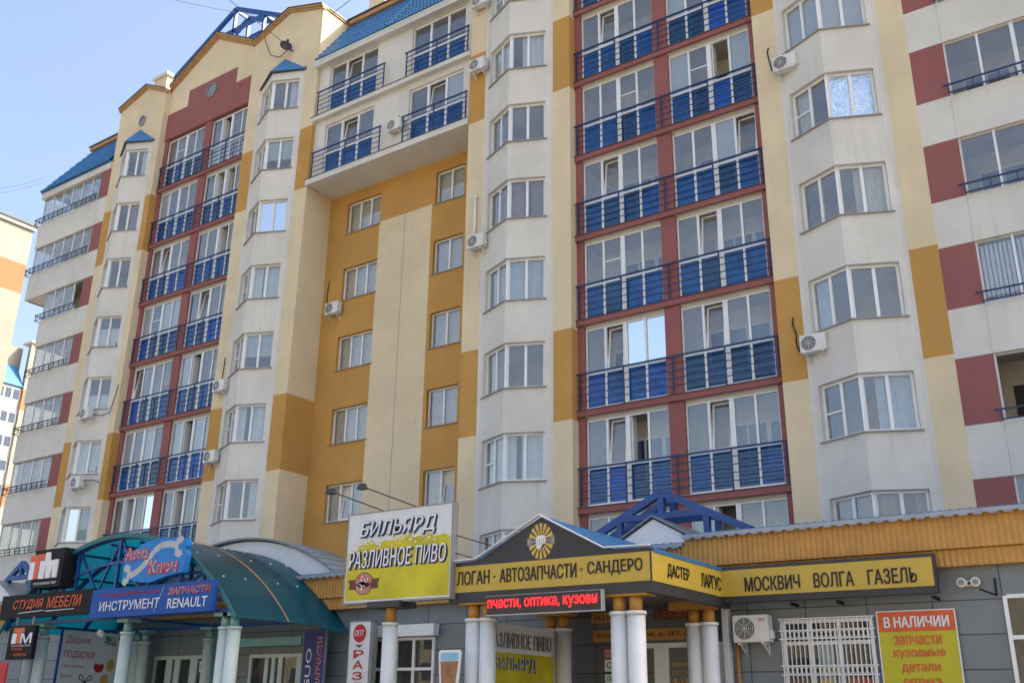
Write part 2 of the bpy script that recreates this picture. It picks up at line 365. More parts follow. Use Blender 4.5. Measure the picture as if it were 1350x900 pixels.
def bay_pane(hv, kinds, vent):
    b = MB(); L = math.hypot(hv, .6); TE = L-.16; k = 0
    for s in (-1, 1):
        for t0, t1 in ((.11, TE*.52-.045), (TE*.52+.045, TE-.075)):
            p, q = facet(hv, s, t0, .17), facet(hv, s, t1, .17); z0, z1 = ZW0+.075, ZW1-.075
            if p[0] > q[0]: p, q = q, p
            if kinds[k]: b.face([(*p, z0), (*q, z0), (*q, z1), (*p, z1)], kinds[k])
            k += 1
    if vent:
        fbox(b, hv, -1, TE*.52+.045, TE-.075, .14, .20, 1.62, 1.67, 'pvc')
    return b.build('pane', False)
def bay_sill(hv):
    b = MB(); L = math.hypot(hv, .6); TE = L-.09; 
    pl = [facet(hv, -1, TE, -.07), facet(hv, 1, -.03, -.07), facet(hv, 1, TE, -.07), facet(hv, 1, TE, .12), facet(hv, 1, 0, .13), facet(hv, -1, TE, .12)]
    b.prism(pl, ZW0-.03, ZW0-.002, 'sill'); return b.build('sill')
def curtain(x0, x1, yf, z0, z1, m, amp=.035, wave=.13, gap=None):
    """hanging cloth with folds; yf(x) gives depth"""
    b = MB(); n = max(8, int((x1-x0)/wave*4)); ph = random.random()*6
    pts = []
    for i in range(n+1):
        x = x0+(x1-x0)*i/n
        pts.append((x, yf(x)+amp*math.sin(2*math.pi*x/wave+ph)+amp*.6*math.sin(2*math.pi*x/(wave*2.7)+1)))
    for (xa, ya), (xb, yb) in zip(pts[:-1], pts[1:]):
        if gap and gap[0] < (xa+xb)/2 < gap[1]: continue
        b.face([(xa, ya, z0), (xb, yb, z0), (xb, yb, z1), (xa, ya, z1)], m, True)
    return b.build('curtain', False)
FR = {hv: bay_window_frame(hv) for hv in (1.25, 1.36)}
SI = {hv: bay_sill(hv) for hv in (1.25, 1.36)}
for i, (cx, hw, hv) in BAYX.items():
    b = MB(); zs = [(4.4, S(2)+ZW0)] + [(S(k)+ZW1, S(k+1)+ZW0) for k in range(2, 9)] + [(S(9)+ZW1, 28.12)]
    for z0, z1 in zs: b.prism([(x, y) for x, y in vplan(hw, hv)], z0, z1, 'white')
    L = math.hypot(hv, .6)
    for k in range(2, 10):
        for s in (1, -1):
            a = facet(hv, s, L-.16, 0); c_ = facet(hv, s, L-.16, .24)
            pl = [a, (s*hv, 0), (s*hw, 0), (s*hw, 1.74), (s*(hw-.13), 1.74), (s*(hw-.13), c_[1]+.02), c_]
            b.prism(pl, S(k)+ZW0, S(k)+ZW1, 'white')
    bo = part('bay', b, B, at=(cx, YP, 0))
    # little hipped cap
    b = MB(); e = .10; hz = 28.12
    Lp, Rp, Fp, T = (-hv-e-.08, -.02, hz-.02), (hv+e+.08, -.02, hz-.02), (0, -.6-e*1.5, hz-.02), (0, 0, hz+1.13)
    up = lambda p: (p[0], p[1], p[2]+.05)
    b.face([Lp, Fp, Rp], 'capping'); b.face([up(Lp), up(Fp), T], 'roof'); b.face([up(Fp), up(Rp), T], 'roof')
    b.face([Lp, Fp, up(Fp), up(Lp)], 'capping'); b.face([Fp, Rp, up(Rp), up(Fp)], 'capping'); b.face([Rp, Lp, up(Lp), T, up(Rp)], 'capping')
    lpart('bay_roof', b, bo)
    for k in range(2, 10):
        kinds = ['glass']*4
        if (i, k) == (2, 7): kinds = ['glass', 'glass', 'mirror', 'mirror']
        if (i, k) == (4, 6): kinds = ['glass', 'glass', 'foil', 'foil']
        if (i, k) == (1, 3): kinds = ['glass', 'glass', 'mirror', 'glass']
        wv = part('window', FR[hv], B, at=(cx, YP, S(k)))
        lpart('pane', bay_pane(hv, kinds, random.random() < .35), wv); lpart('sill', SI[hv], wv)
        yf = lambda x: -.6+abs(x)/hv*.6+.32
        mode = random.choice(['full', 'full', 'full', 'sides', 'left', 'right', 'blind', 'net']) if (i, k) != (4, 7) else 'blind'
        m = random.choice(['curtain', 'curtain', 'curtain_c', 'curtain_b', 'curtain_d'])
        if mode == 'full': lpart('curtain', curtain(-hv+.1, hv-.1, yf, ZW0-.25, ZW1+.1, m, random.uniform(.012, .03), random.uniform(.1, .22), gap=(lambda a: (a, a+random.uniform(.0, .5)))(random.uniform(-1.0, .6))), wv)
        if mode in ('sides', 'left'): lpart('curtain', curtain(-hv+.1, -hv+random.uniform(.5, 1.1), yf, ZW0-.25, ZW1+.1, m, .025, .16), wv)
        if mode in ('sides', 'right'): lpart('curtain', curtain(hv-random.uniform(.5, 1.2), hv-.1, yf, ZW0-.25, ZW1+.1, m, .025, .16), wv)
        if mode == 'net': lpart('curtain', curtain(-hv+.1, hv-.1, yf, ZW0-.2, ZW0+random.uniform(.7, 1.1), 'curtain', .012, .12), wv)
        if mode == 'blind': lpart('curtain', curtain(-hv+.1, hv-.1, lambda x: yf(x)-.08, ZW0+(.55 if (i, k) != (4, 7) and random.random() < .5 else 0), ZW1+.1, 'blind', .001, .5), wv)
        if random.random() < .35:                        # pots and jars standing on the inner sill
            c_ = MB()
            for q in range(random.randint(1, 3)):
                x = random.uniform(.15, hv-.3)*random.choice((-1, 1)); y_ = yf(x)-.06; z_ = ZW0+.03
                c_.cyl((x, y_, z_), (x, y_, z_+.14), .05, .065, random.choice(['beam', 'brown', 'curtain_b']), 10)
                if random.random() < .6:
                    for a in range(7): c_.face([(x, y_, z_+.13), (x+random.uniform(-.14, .14), y_+random.uniform(-.04, .04), z_+random.uniform(.2, .42)), (x+random.uniform(-.1, .1), y_+.02, z_+random.uniform(.18, .36))], 'fir')
            lpart('flower_pot', c_.build('flower_pot', False), wv)

# red loggia columns
XO = ((.25, 3.06), (3.57, 6.38))                      # unit extents from the left end of a column
def loggia_frame(wd=2.81):
    b = MB(); z0, z1 = .04, 2.72
    xs = (0, wd*.25, wd*.5, wd*.75, wd)
    for x, h in zip(xs, (.05, .035, .075, .035, .05)):
        a = max(0, x-h); c_ = min(wd, x+h)
        b.box(a, c_, .0, .08, z0, z1, 'pvc')
    for x0, x1 in ((.05, wd*.25-.035), (wd*.25+.035, wd*.5-.075), (wd*.5+.075, wd*.75-.035), (wd*.75+.035, wd-.05)):
        for a, c_ in ((z0, z0+.07), (1.16, 1.23), (z1-.07, z1)): b.box(x0, x1, .002, .078, a, c_, 'pvc')
    return b.build('loggia_window')
def tilt_sash(b, x0, x1, z0, z1, m, ang=.12):
    """sash tipped inwards at the top, hinged at the bottom"""
    h = z1-z0; y = lambda z: .04+(z-z0)*ang
    def q(xa, xb, za, zb): b.solid([(xa, y(za), za), (xb, y(za), za), (xb, y(zb), zb), (xa, y(zb), zb)], [(xa, y(za)+.06, za), (xb, y(za)+.06, za), (xb, y(zb)+.06, zb), (xa, y(zb)+.06, zb)], m)
    q(x0, x0+.06, z0, z1); q(x1-.06, x1, z0, z1); q(x0+.06, x1-.06, z0, z0+.06); q(x0+.06, x1-.06, z1-.06, z1)
    b.face([(x0+.06, y(z0+.06)+.03, z0+.06), (x1-.06, y(z0+.06)+.03, z0+.06), (x1-.06, y(z1-.06)+.03, z1-.06), (x0+.06, y(z1-.06)+.03, z1-.06)], 'glass')
def loggia_panes(kinds, wd=2.81):
    b = MB(); e = ((.05, wd*.25-.035), (wd*.25+.035, wd*.5-.075), (wd*.5+.075, wd*.75-.035), (wd*.75+.035, wd-.05))
    for (x0, x1), kd in zip(e, kinds):
        z0, z1 = 1.23, 2.65
        if kd == 'open': 
            b.box(x0+.01, x0+.05, .08, .36, z0, z1, 'pvc'); continue
        if kd == 'tilt': tilt_sash(b, x0, x1, z0, z1, 'pvc'); continue
        if kd == 'blind':
            b.face([(x0, .06, z0), (x1, .06, z0), (x1, .06, z1), (x0, .06, z1)], 'blind'); kd = 'glass'
        if kd == 'bar': b.box(x0, x1, .02, .06, 1.9, 1.94, 'pvc'); kd = 'glass'
        b.face([(x0, .04, z0), (x1, .04, z0), (x1, .04, z1), (x0, .04, z1)], kd)
    return b.build('pane', False)
def loggia_lower(kinds, wd=2.81):
    b = MB(); e = ((.05, wd*.25-.035), (wd*.25+.035, wd*.5-.075), (wd*.5+.075, wd*.75-.035), (wd*.75+.035, wd-.05))
    for (x0, x1), kd in zip(e, kinds): b.face([(x0, .04, .11), (x1, .04, .11), (x1, .04, 1.16), (x0, .04, 1.16)], kd)
    return b.build('lower_panel', False)
LF = loggia_frame()
def door_block():
    b = MB()
    b.box(0, 1.25, -.06, 0, .85, 2.25, 'pvc'); b.box(1.25, 2.0, -.06, 0, .02, 2.25, 'pvc')
    for x0, x1, z0, z1 in ((.07, .6, .93, 2.17), (.66, 1.19, .93, 2.17), (1.33, 1.92, .9, 2.17), (1.33, 1.92, .12, .8)):
        b.box(x0, x1, -.066, -.055, z0, z1, 'navyglass')
    return b.build('balcony_door')
m_, t_, b_ = base('dark_pane', (.03, .05, .09), .05); M['navyglass'] = m_
DB = door_block()
RAILZ = (.27, .5, .73, .95, 1.18)
def railing(x0, x1, posts, m='rail', zs=RAILZ):
    b = MB()
    for z in zs[:-1]: b.box(x0, x1, -.012, .012, z-.012, z+.012, m)
    b.box(x0-.05, x1, -.025, .025, zs[-1]-.025, zs[-1]+.025, m)
    for x in posts: b.box(x-.02, x+.02, -.019, .019, 0, zs[-1]-.02, m)
    return b.build('railing')
RL = railing(.06, 6.55, (.12, 1.66, 3.3, 4.95, 6.49))
LOG = {  # hand-picked pane states seen in the photo: column, floor, unit
 (2, 8, 0): ('glass', 'tilt', 'glass', 'glass'), (2, 7, 0): ('glass', 'glass', 'bar', 'glass'), (2, 7, 1): ('blind', 'bar', 'open', 'blind'),
 (2, 6, 0): ('glass', 'tilt', 'glass', 'glass'), (2, 5, 0): ('glass', 'bar', 'glass', 'glass'), (2, 4, 0): ('glass', 'tilt', 'mirror', 'mirror'),
 (2, 5, 1): ('glass', 'tilt', 'glass', 'glass'), (2, 4, 1): ('glass', 'tilt', 'glass', 'glass'), (2, 3, 0): ('glass', 'tilt', 'open', 'glass'), (2, 3, 1): ('glass', 'tilt', 'glass', 'glass'),
 (2, 2, 1): ('blind', 'open', 'glass', 'glass'), (1, 9, 0): ('glass', 'bar', 'glass', 'glass'), (1, 9, 1): ('glass', 'open', 'glass', 'glass'),
 (1, 8, 1): ('glass', 'open', 'open', 'glass'), (1, 7, 0): ('glass', 'tilt', 'glass', 'glass'), (1, 7, 1): ('glass', 'glass', 'open', 'glass'),
 (1, 6, 0): ('blind', 'bar', 'blind', 'blind'), (1, 6, 1): ('glass', 'tilt', 'glass', 'glass'), (1, 5, 1): ('blind', 'open', 'glass', 'glass'),
 (1, 4, 0): ('blind', 'glass', 'blind', 'glass'), (1, 4, 1): ('blind', 'open', 'blind', 'blind'), (1, 3, 0): ('glass', 'open', 'glass', 'mirror'), (1, 3, 1): ('glass', 'open', 'glass', 'glass'),
}
LOW = {(1, 9, 1): ['clear_panel']*4, (1, 4, 1): ['blue_glass', 'blue_glass_b', 'blue_glass_b', 'blue_glass_b'], (2, 4, 0): ['blue_glass_b', 'blue_glass', 'blue_glass', 'blue_glass_b']}
for ci, (x0, x1) in RED.items():
    b = MB(); rb = MB()
    for a, c_ in ((x0, x0+XO[0][0]), (x0+XO[0][1], x0+XO[1][0]), (x0+XO[1][1], x1)):
        b.box(a, c_, 25.57, 25.85, 4.3, S(10)-.2, 'red')
    part('red_wall', b, B)
    rb.box(x0, x0+.12, 25.8, 26.9, 4.3, 28.3, 'room'); rb.box(x1-.12, x1, 25.8, 26.9, 4.3, 28.3, 'room'); rb.box(x0+3.25, x0+3.37, 25.8, 26.9, 4.3, 28.3, 'room')
    rb.box(x0, x1, 26.9, 26.93, 4.3, 28.3, 'room')
    for k in range(2, 11): rb.box(x0, x1, 25.7, 26.9, S(k)-.2, S(k), 'concrete')
    part('loggia_interior', rb, B)
    for k in range(2, 10):
        z = S(k)
        b = MB(); b.box(x0, x1, 25.47, 25.57, z-.19, z-.01, 'red'); b.box(x0, x1, 25.57, 25.7, z-.2, z, 'concrete')
        for ua, ub in XO: b.box(x0+ua, x0+ub, 25.655, 25.7, z-.31, z-.2, 'concrete')
        b.box(x0-.06, x1, 25.44, 25.62, z-.01, z+.012, 'capping'); b.box(x0-.04, x1, 25.50, 25.62, z+.012, z+.03, 'pvc'); part('ledge', b, B)
        part('railing', RL, B, at=(x0, 25.475, z))
        for ui, (ua, ub) in enumerate(XO):
            kinds = LOG.get((ci, k, ui)) or tuple(random.choice(['glass']*6+['tilt', 'blind']) for _ in range(4))
            low = LOW.get((ci, k, ui)) or [random.choice(['blue_glass']*4+['blue_glass_c']*3+['blue_glass_b']) for _ in range(4)]
            wo = part('loggia_window', LF, B, at=(x0+ua, 25.665, z))
            lpart('pane', loggia_panes(kinds), wo); lpart('lower_panel', loggia_lower(low), wo)
            part('balcony_door', DB, B, at=(x0+ua+random.choice([.35, .75]), 26.895, z))

# stair wall with window holes
def holed_wall(b, x0, x1, z0, z1, holes, y, dep, colour, xcuts=(), zcuts=()):
    xs = sorted({x0, x1, *xcuts, *[h[0] for h in holes], *[h[1] for h in holes]}); zs = sorted({z0, z1, *zcuts, *[h[2] for h in holes], *[h[3] for h in holes]})
    for xa, xb in zip(xs[:-1], xs[1:]):
        for za, zb in zip(zs[:-1], zs[1:]):
            cx, cz = (xa+xb)/2, (za+zb)/2
            if any(h[0] < cx < h[1] and h[2] < cz < h[3] for h in holes): continue
            b.face([(xa, y, za), (xb, y, za), (xb, y, zb), (xa, y, zb)], colour(cx, cz))
    for xa, xb, za, zb in holes:
        m = colour(xa-.05, (za+zb)/2)
        b.face([(xa, y, za), (xa, y+dep, za), (xa, y+dep, zb), (xa, y, zb)], m); b.face([(xb, y, za), (xb, y+dep, za), (xb, y+dep, zb), (xb, y, zb)], m)
        b.face([(xa, y, zb), (xb, y, zb), (xb, y+dep, zb), (xa, y+dep, zb)], m); b.face([(xa, y, za), (xb, y, za), (xb, y+dep, za), (xa, y+dep, za)], m)
YS = 26.66
SW = ((-27.13, -25.26, 3), (-22.37, -20.95, 2))
holes = [(a, c_, S(k)+.8, S(k)+2.22) for a, c_, n in SW for k in range(2, 8)]
zb = S(7)+.86
def scol(x, z): return 'beige' if (-25.26 < x < -22.53 and z < zb) else 'orange'
b = MB(); holed_wall(b, -28.16, -19.70, 4.3, 22.1, holes, YS, .25, scol, (-25.26, -22.53), (zb,))
b.box(-23.915, -23.89, YS-.006, YS+.02, 4.3, 21.9, 'sill')
me = b.build('stair_wall', False); part('stair_wall', me, B)
def flat_window(wd, ht, n, kinds=None, first_wide=False):
    b = MB(); p = MB()
    b.box(0, .06, 0, .07, 0, ht, 'pvc'); b.box(wd-.06, wd, 0, .07, 0, ht, 'pvc'); b.box(.06, wd-.06, .002, .068, 0, .06, 'pvc'); b.box(.06, wd-.06, .002, .068, ht-.06, ht, 'pvc')
    xs = [.06+(wd-.12)*i/n for i in range(n+1)]
    for x in xs[1:-1]: b.box(x-.04, x+.04, .001, .069, .06, ht-.06, 'pvc')
    for i, (x0, x1) in enumerate(zip(xs[:-1], xs[1:])):
        x0 += .04 if i else 0; x1 -= .04 if i < n-1 else 0
        kd = kinds[i] if kinds else 'glass'
        if kd == 'tilt': tilt_sash(p, x0, x1, .06, ht-.06, 'pvc', .1); continue
        p.face([(x0, .035, .06), (x1, .035, .06), (x1, .035, ht-.06), (x0, .035, ht-.06)], kd)
    return b.build('window'), p.build('pane', False)
for a, c_, n in SW:
    for k in range(2, 8):
        fm, pm = flat_window(c_-a, 1.42, n, ['glass', 'tilt', 'glass'][:n] if (n == 3 and k == 3) or (n == 2 and k == 3) else None)
        wo = part('window', fm, B, at=(a, YS+.14, S(k)+.8)); lpart('pane', pm, wo)
        s_ = MB(); s_.box(-.06, c_-a+.06, -.2, 0, -.03, -.002, 'sill'); lpart('sill', s_, wo)
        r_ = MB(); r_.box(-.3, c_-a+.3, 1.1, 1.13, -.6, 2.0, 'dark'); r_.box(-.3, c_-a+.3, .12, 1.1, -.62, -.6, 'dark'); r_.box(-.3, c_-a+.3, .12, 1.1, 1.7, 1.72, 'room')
        lpart('curtain', curtain(.05, c_-a-.05, lambda x: .3, -.2, 1.5, random.choice(['curtain', 'curtain_c', 'curtain_b']), .02, random.uniform(.1, .2), gap=(0, random.uniform(.5, 1.0)) if n == 3 else (random.choice([(9, 9), (.2, .6), (.5, 1.1)]))), wo)
b = MB(); b.box(-28.16, -19.7, 27.9, 27.95, 4.3, 22, 'dark')
# overhanging white block of two storeys
b = MB(); BX0, BX1 = -28.155, -19.705
UNITS = ((-27.52, -24.76), (-22.86, -20.14))
hh = [(a, c_, S(k)+.05, S(k)+2.5) for a, c_ in UNITS for k in (8, 9)]
holed_wall(b, BX0, BX1, S(8), 28.1, hh, 25.36, .2, lambda x, z: 'white')
b.box(BX0-.05, BX1, 25.12, 26.95, S(8)-.28, S(8)-.02, 'white'); b.box(BX0-.05, BX1, 25.12, 25.36, S(9)-.22, S(9)-.02, 'white')
b.box(BX0-.08, BX1, 25.05, 25.36, 27.84, 28.06, 'white'); b.box(BX0-.1, BX1, 25.02, 25.36, 28.06, 28.12, 'pvc')
for k in (8, 9): b.box(BX0-.07, BX1, 25.09, 25.36, S(k)-.02, S(k), 'capping')
b.box(BX0, BX1, 25.56, 26.9, S(9)-.2, S(9), 'concrete'); b.box(-24.0, -23.9, 25.56, 26.9, S(8), 28.1, 'room')
part('balcony_block', b.build('balcony_block', False), B)
RS = {0: railing(0, 3.85, (.05, 1.9, 3.8)), 1: railing(0, 3.2, (.05, 1.6, 3.15))}
for k in (8, 9):
    for ui, (a, c_) in enumerate(UNITS):
        wd = c_-a; b = MB(); p = MB(); q = MB(); z1 = 2.5
        xs = (0, wd/3, 2*wd/3, wd)
        for x in xs: b.box(max(0, x-.05), min(wd, x+.05), 0, .08, .05, z1, 'pvc')
        for x0, x1 in zip(xs[:-1], xs[1:]):
            x0 += .05; x1 -= .05
            for za, zc in ((.05, .12), (1.1, 1.18), (z1-.08, z1)): b.box(x0, x1, .002, .078, za, zc, 'pvc')
            i = xs.index(min(xs, key=lambda v: abs(v-x0+.05)))
            if i == 1 and not (k == 9 and ui == 1): tilt_sash(p, x0, x1, 1.18, z1-.08, 'pvc', .12)
            else:
                p.face([(x0, .04, 1.18), (x1, .04, 1.18), (x1, .04, z1-.08), (x0, .04, z1-.08)], 'glass')
                if k == 8 and ui == 1 and i == 2: p.face([(x0, .055, 1.18), (x1, .055, 1.18), (x1, .055, z1-.08), (x0, .055, z1-.08)], 'blind')
            q.face([(x0, .04, .12), (x1, .04, .12), (x1, .04, 1.1), (x0, .04, 1.1)], 'blue_glass')
        wo = part('loggia_window', b, B, at=(a, 25.45, S(k))); lpart('pane', p.build('pane', False), wo); lpart('lower_panel', q.build('lower_panel', False), wo)
        part('railing', RS[ui], B, at=((-27.95 if ui == 0 else -22.98), 25.15, S(k)))
        part('balcony_door', DB, B, at=(a+.3, 26.9, S(k)))

# side loggias: right wing and left wing
def side_loggia(xa, xb, red, k, panes, m, left=False):
    """white spandrel, red end panel, glazing and low rail of one floor; xa<xb"""
    z = S(k); b = MB()
    lo, hi = (.85, 2.55) if not left else (.72, 2.28)
    b.box(xa, xb, YP, YP+.18, z+hi-3, z+lo, 'white')
    rx = (xa, xa+red) if not left else (xb-red, xb)
    b.box(rx[0], rx[1], YP, YP+.18, z+lo, z+hi, 'red')
    b.box(xa, xb, YP+.18, 26.95, z-.2, z, 'concrete'); b.box(xa, xb, 26.92, 26.95, z, z+2.8, 'room')
    if left:                                            # open end of the wing: parapet below, glass above
        b.box(xa, xa+.15, YP+.18, 26.95, z+hi-3, z-.2, 'white'); b.box(xa, xa+.15, YP+.18, 26.95, z, z+lo, 'white')
    for jx in ([rx[1], rx[1]+2.3] if not left else [rx[0]]): b.box(jx-.007, jx+.007, YP-.003, YP+.01, z+hi-3+.02, z+lo-.01, 'joint')
    part('loggia_wall', b, B)
    wx = (rx[1], xb) if not left else (xa+.02, rx[0]); wd = wx[1]-wx[0]; n = panes; h = hi-lo
    f_ = MB(); p = MB(); xs = [wd*i/n for i in range(n+1)]
    for i, x in enumerate(xs):
        hw = .03 if i % 2 or left else .05
        f_.box(max(0, x-hw), min(wd, x+hw), 0, .06, 0, h, 'pvc')
    f_.box(0, wd, .005, .055, -.001, .05, 'pvc'); f_.box(0, wd, .005, .055, h-.06, h, 'concrete' if not left else 'sill')
    for i, (x0, x1) in enumerate(zip(xs[:-1], xs[1:])):
        if (not left and k == 3 and i == 0) or (left and k == 7 and i == n-1): continue
        p.face([(x0+.03, .03, .05), (x1-.03, .03, .05), (x1-.03, .03, h-.06), (x0+.03, .03, h-.06)], 'loggia_glass' if left else 'glass')
    if left:
        for yy in (0.0, .85, 1.7): f_.box(0, .05, yy, yy+.05, 0, h, 'pvc')
        p.face([(.03, .06, 0), (.03, 1.7, 0), (.03, 1.7, h), (.03, .06, h)], 'glass')
    wo = part('loggia_window', f_, B, at=(wx[0], YP+.08, z+lo)); lpart('pane', p.build('pane', False), wo)
    if not left and k == 4:
        bl = MB()
        for j in range(26): bl.box(.08+j*.105, .08+j*.105+.075, .12, .13, .05, h-.1, 'pvc')
        lpart('vertical_blind', bl, wo)
    if left and k in (4,): lpart('curtain', curtain(.1, wd-.1, lambda x: .2, .05, h-.05, 'curtain'), wo)
    rl = MB(); zt = .26
    if left:
        zt = .30
    ra, rb_ = (-.14, wd) if not left else (-.25, wd+.05)
    rl.box(ra, rb_, -.02, .02, zt-.02, zt+.02, m); rl.box(ra+(.12 if not left else .0), rb_, -.02, .02, 0, .03, m)
    j = ra+.14 if not left else ra+.05
    while j < rb_: rl.box(j-.012, j+.012, -.014, .014, .03, zt-.02, m); j += .62 if not left else .42
    if left:
        rl.box(ra, rb_, -.012, .012, .15, .17, m)
        for e in (ra,): rl.box(e-.02, e+.02, -.02, .5, zt-.02, zt+.02, m); rl.box(e-.02, e+.02, -.02, .5, 0, .03, m)
    part('railing', rl, B, at=(wx[0], YP-.14, z+lo))
    if not left and k == 3:
        od = MB(); od.box(.12, 1.1, 0, .02, .02, 2.15, 'dark'); part('dark_doorway_sheet', od, B, at=(wx[0], 26.88, z))  # thin dark sheet on the back wall paints the shade of the opening
    dk = part('balcony_door', DB, B, at=((wx[0]+(.15 if k != 3 else 1.2)) if not left else wx[1]-2.6, 26.915, z))
for k in range(2, 10):
    side_loggia(-4.28, 3.4, .86, k, 8, 'rail')
    xl = -49.1 if k >= 8 else -47.2
    side_loggia(xl, -42.97, .80, k, 6 if k >= 8 else 4, 'blackrail', True)
for v in ((-49.2, -42.97, 25.1, 25.42, S(9)+2.28, 28.0), (-49.1, -47.2, 25.38, 26.95, S(8)-.72, S(8)-.2), (-4.28, 3.4, 25.1, 25.42, S(9)+2.55, 28.1)):
    b = MB(); b.box(*v, 'white'); part('eaves', b, B)

# gables above the bays and the loggia columns
def cornice(b, pts, y0, dz, steps=2):
    """ochre stepped moulding under a thin dark cap following the roofline"""
    for (xa, za), (xb, zb) in zip(pts[:-1], pts[1:]):
        for i in range(steps):
            pr = .16-.07*i; z_ = .03+dz*i/steps; z2 = .03+dz*(i+1)/steps
            b.solid([(xa, y0-pr, za-z_), (xb, y0-pr, zb-z_), (xb, y0+.12, zb-z_), (xa, y0+.12, za-z_)], [(xa, y0-pr, za-z2), (xb, y0-pr, zb-z2), (xb, y0+.12, zb-z2), (xa, y0+.12, za-z2)], 'trim')
        b.solid([(xa, y0-.2, za), (xb, y0-.2, zb), (xb, y0+.5, zb), (xa, y0+.5, za)], [(xa, y0-.2, za-.035), (xb, y0-.2, zb-.035), (xb, y0+.5, zb-.035), (xa, y0+.5, za-.035)], 'capping')
def tower_gable(xa, xb, peak, zl, zr, zp, yb_left, yb_right):
    b = MB(); b.elev([(xa, 28.3), (xb, 28.3), (xb, zr), (peak, zp), (xa, zl)], YP, YP+.5, 'beige')
    if yb_left: b.box(xa, xa+.4, YP+.5, yb_left, 28.3, zl-.01, 'beige')
    if yb_right: b.box(xb-.4, xb, YP+.5, yb_right, 28.3, zr-.01, 'beige')
    go = part('gable', b, B)
    c_ = MB(); e = .06; cornice(c_, [(xa-e, zl), (peak, zp), (xb+e, zr)], YP, .2)
    if yb_right: c_.box(xb-.42, xb+.1, YP+.3, yb_right, zr-.04, zr+.005, 'capping'); c_.box(xb-.1, xb+.06, YP+.12, yb_right, zr-.13, zr-.04, 'trim')
    if yb_left: c_.box(xa-.1, xa+.42, YP+.3, yb_left, zl-.04, zl+.005, 'capping')
    part('cornice', c_, B)
    return go
def oculus(par, x, y, z, r):
    b = MB(); n = 24
    ring = [(x+r*math.cos(2*math.pi*i/n), z+r*1.15*math.sin(2*math.pi*i/n)) for i in range(n)]; ring2 = [(x+(r-.07)*math.cos(2*math.pi*i/n), z+(r*1.15-.07)*math.sin(2*math.pi*i/n)) for i in range(n)]
    for i in range(n):
        j = (i+1) % n; b.solid([(ring[i][0], y-.05, ring[i][1]), (ring[j][0], y-.05, ring[j][1]), (ring2[j][0], y-.05, ring2[j][1]), (ring2[i][0], y-.05, ring2[i][1])], [(ring[i][0], y+.02, ring[i][1]), (ring[j][0], y+.02, ring[j][1]), (ring2[j][0], y+.02, ring2[j][1]), (ring2[i][0], y+.02, ring2[i][1])], 'sgrey')
    b.elev(ring2, y-.012, y+.01, 'sgrey'); part('oculus_window', b, B)
G1 = tower_gable(-42.97, -39.2, -40.85, 31.15, 31.0, 31.85, 27.5, None)
G2 = tower_gable(-32.62, -28.16, -30.35, 31.1, 31.25, 31.98, None, 27.0)
G3 = tower_gable(-19.70, -15.3, -17.5, 31.25, 31.1, 31.98, 27.0, None)
G4 = tower_gable(-8.65, -4.28, -6.47, 31.1, 31.2, 31.98, None, 27.0)
oculus(G1, -40.9, YP, 29.72, .27)
for ci, (x0, x1) in RED.items():
    cx = (x0+x1)/2; b = MB()
    zr, zm, hw = 29.6, 30.5, 1.8
    b.elev([(x0, 28.1), (x1, 28.1), (x1, zr), (cx+hw, zr), (cx+hw, zm), (cx-hw, zm), (cx-hw, zr), (x0, zr)], 25.5, 26.2, 'red')
    b.elev([(x0, zr), (cx-hw, zr), (cx-hw, zm), (cx, zm), (cx, 33.15), (x0, 31.25)], 25.5, 26.2, 'beige')
    b.elev([(cx, zm), (cx+hw, zm), (cx+hw, zr), (x1, zr), (x1, 31.25), (cx, 33.15)], 25.5, 26.2, 'beige')
    part('gable', b, B)
    c_ = MB(); cornice(c_, [(x0-.02, 31.3), (cx, 33.2), (x1+.02, 31.3)], 25.48, .34, 3); part('cornice', c_, B)
    oculus(None, cx, 25.5, 29.85, .36)
    # pitched roof behind and the open blue roof truss
    b = MB()
    b.solid([(x0-.1, 26.2, 31.2), (cx, 26.2, 33.1), (x1+.1, 26.2, 31.2)], [(x0-.1, 31, 31.2), (cx, 31, 33.1), (x1+.1, 31, 31.2)], 'roof'); part('roof', b, B)
    t = MB()
    for yy, a in ((26.3, 4.45), (27.15, 4.45)):
        P = lambda x, z: (cx+x, yy, z)
        za, ze = 35.2, 32.72
        t.bar(P(-a, ze), P(0, za), .16, 'blue_frame', .22); t.bar(P(0, za), P(a, ze), .16, 'blue_frame', .22)
        t.bar(P(0, za-.1), P(0, 33.2), .14, 'blue_frame'); t.bar(P(-2.3, 33.85), P(2.3, 33.85), .14, 'blue_frame', .2)
        for s in (-1, 1): t.bar(P(s*2.3, 33.85), P(s*2.3, 32.0), .13, 'blue_frame')
    for x, z in ((0, 35.1), (-2.3, 33.85), (2.3, 33.85)): t.bar((cx+x, 26.3, z), (cx+x, 27.15, z), .12, 'blue_frame')
    part('roof_truss', t, B)

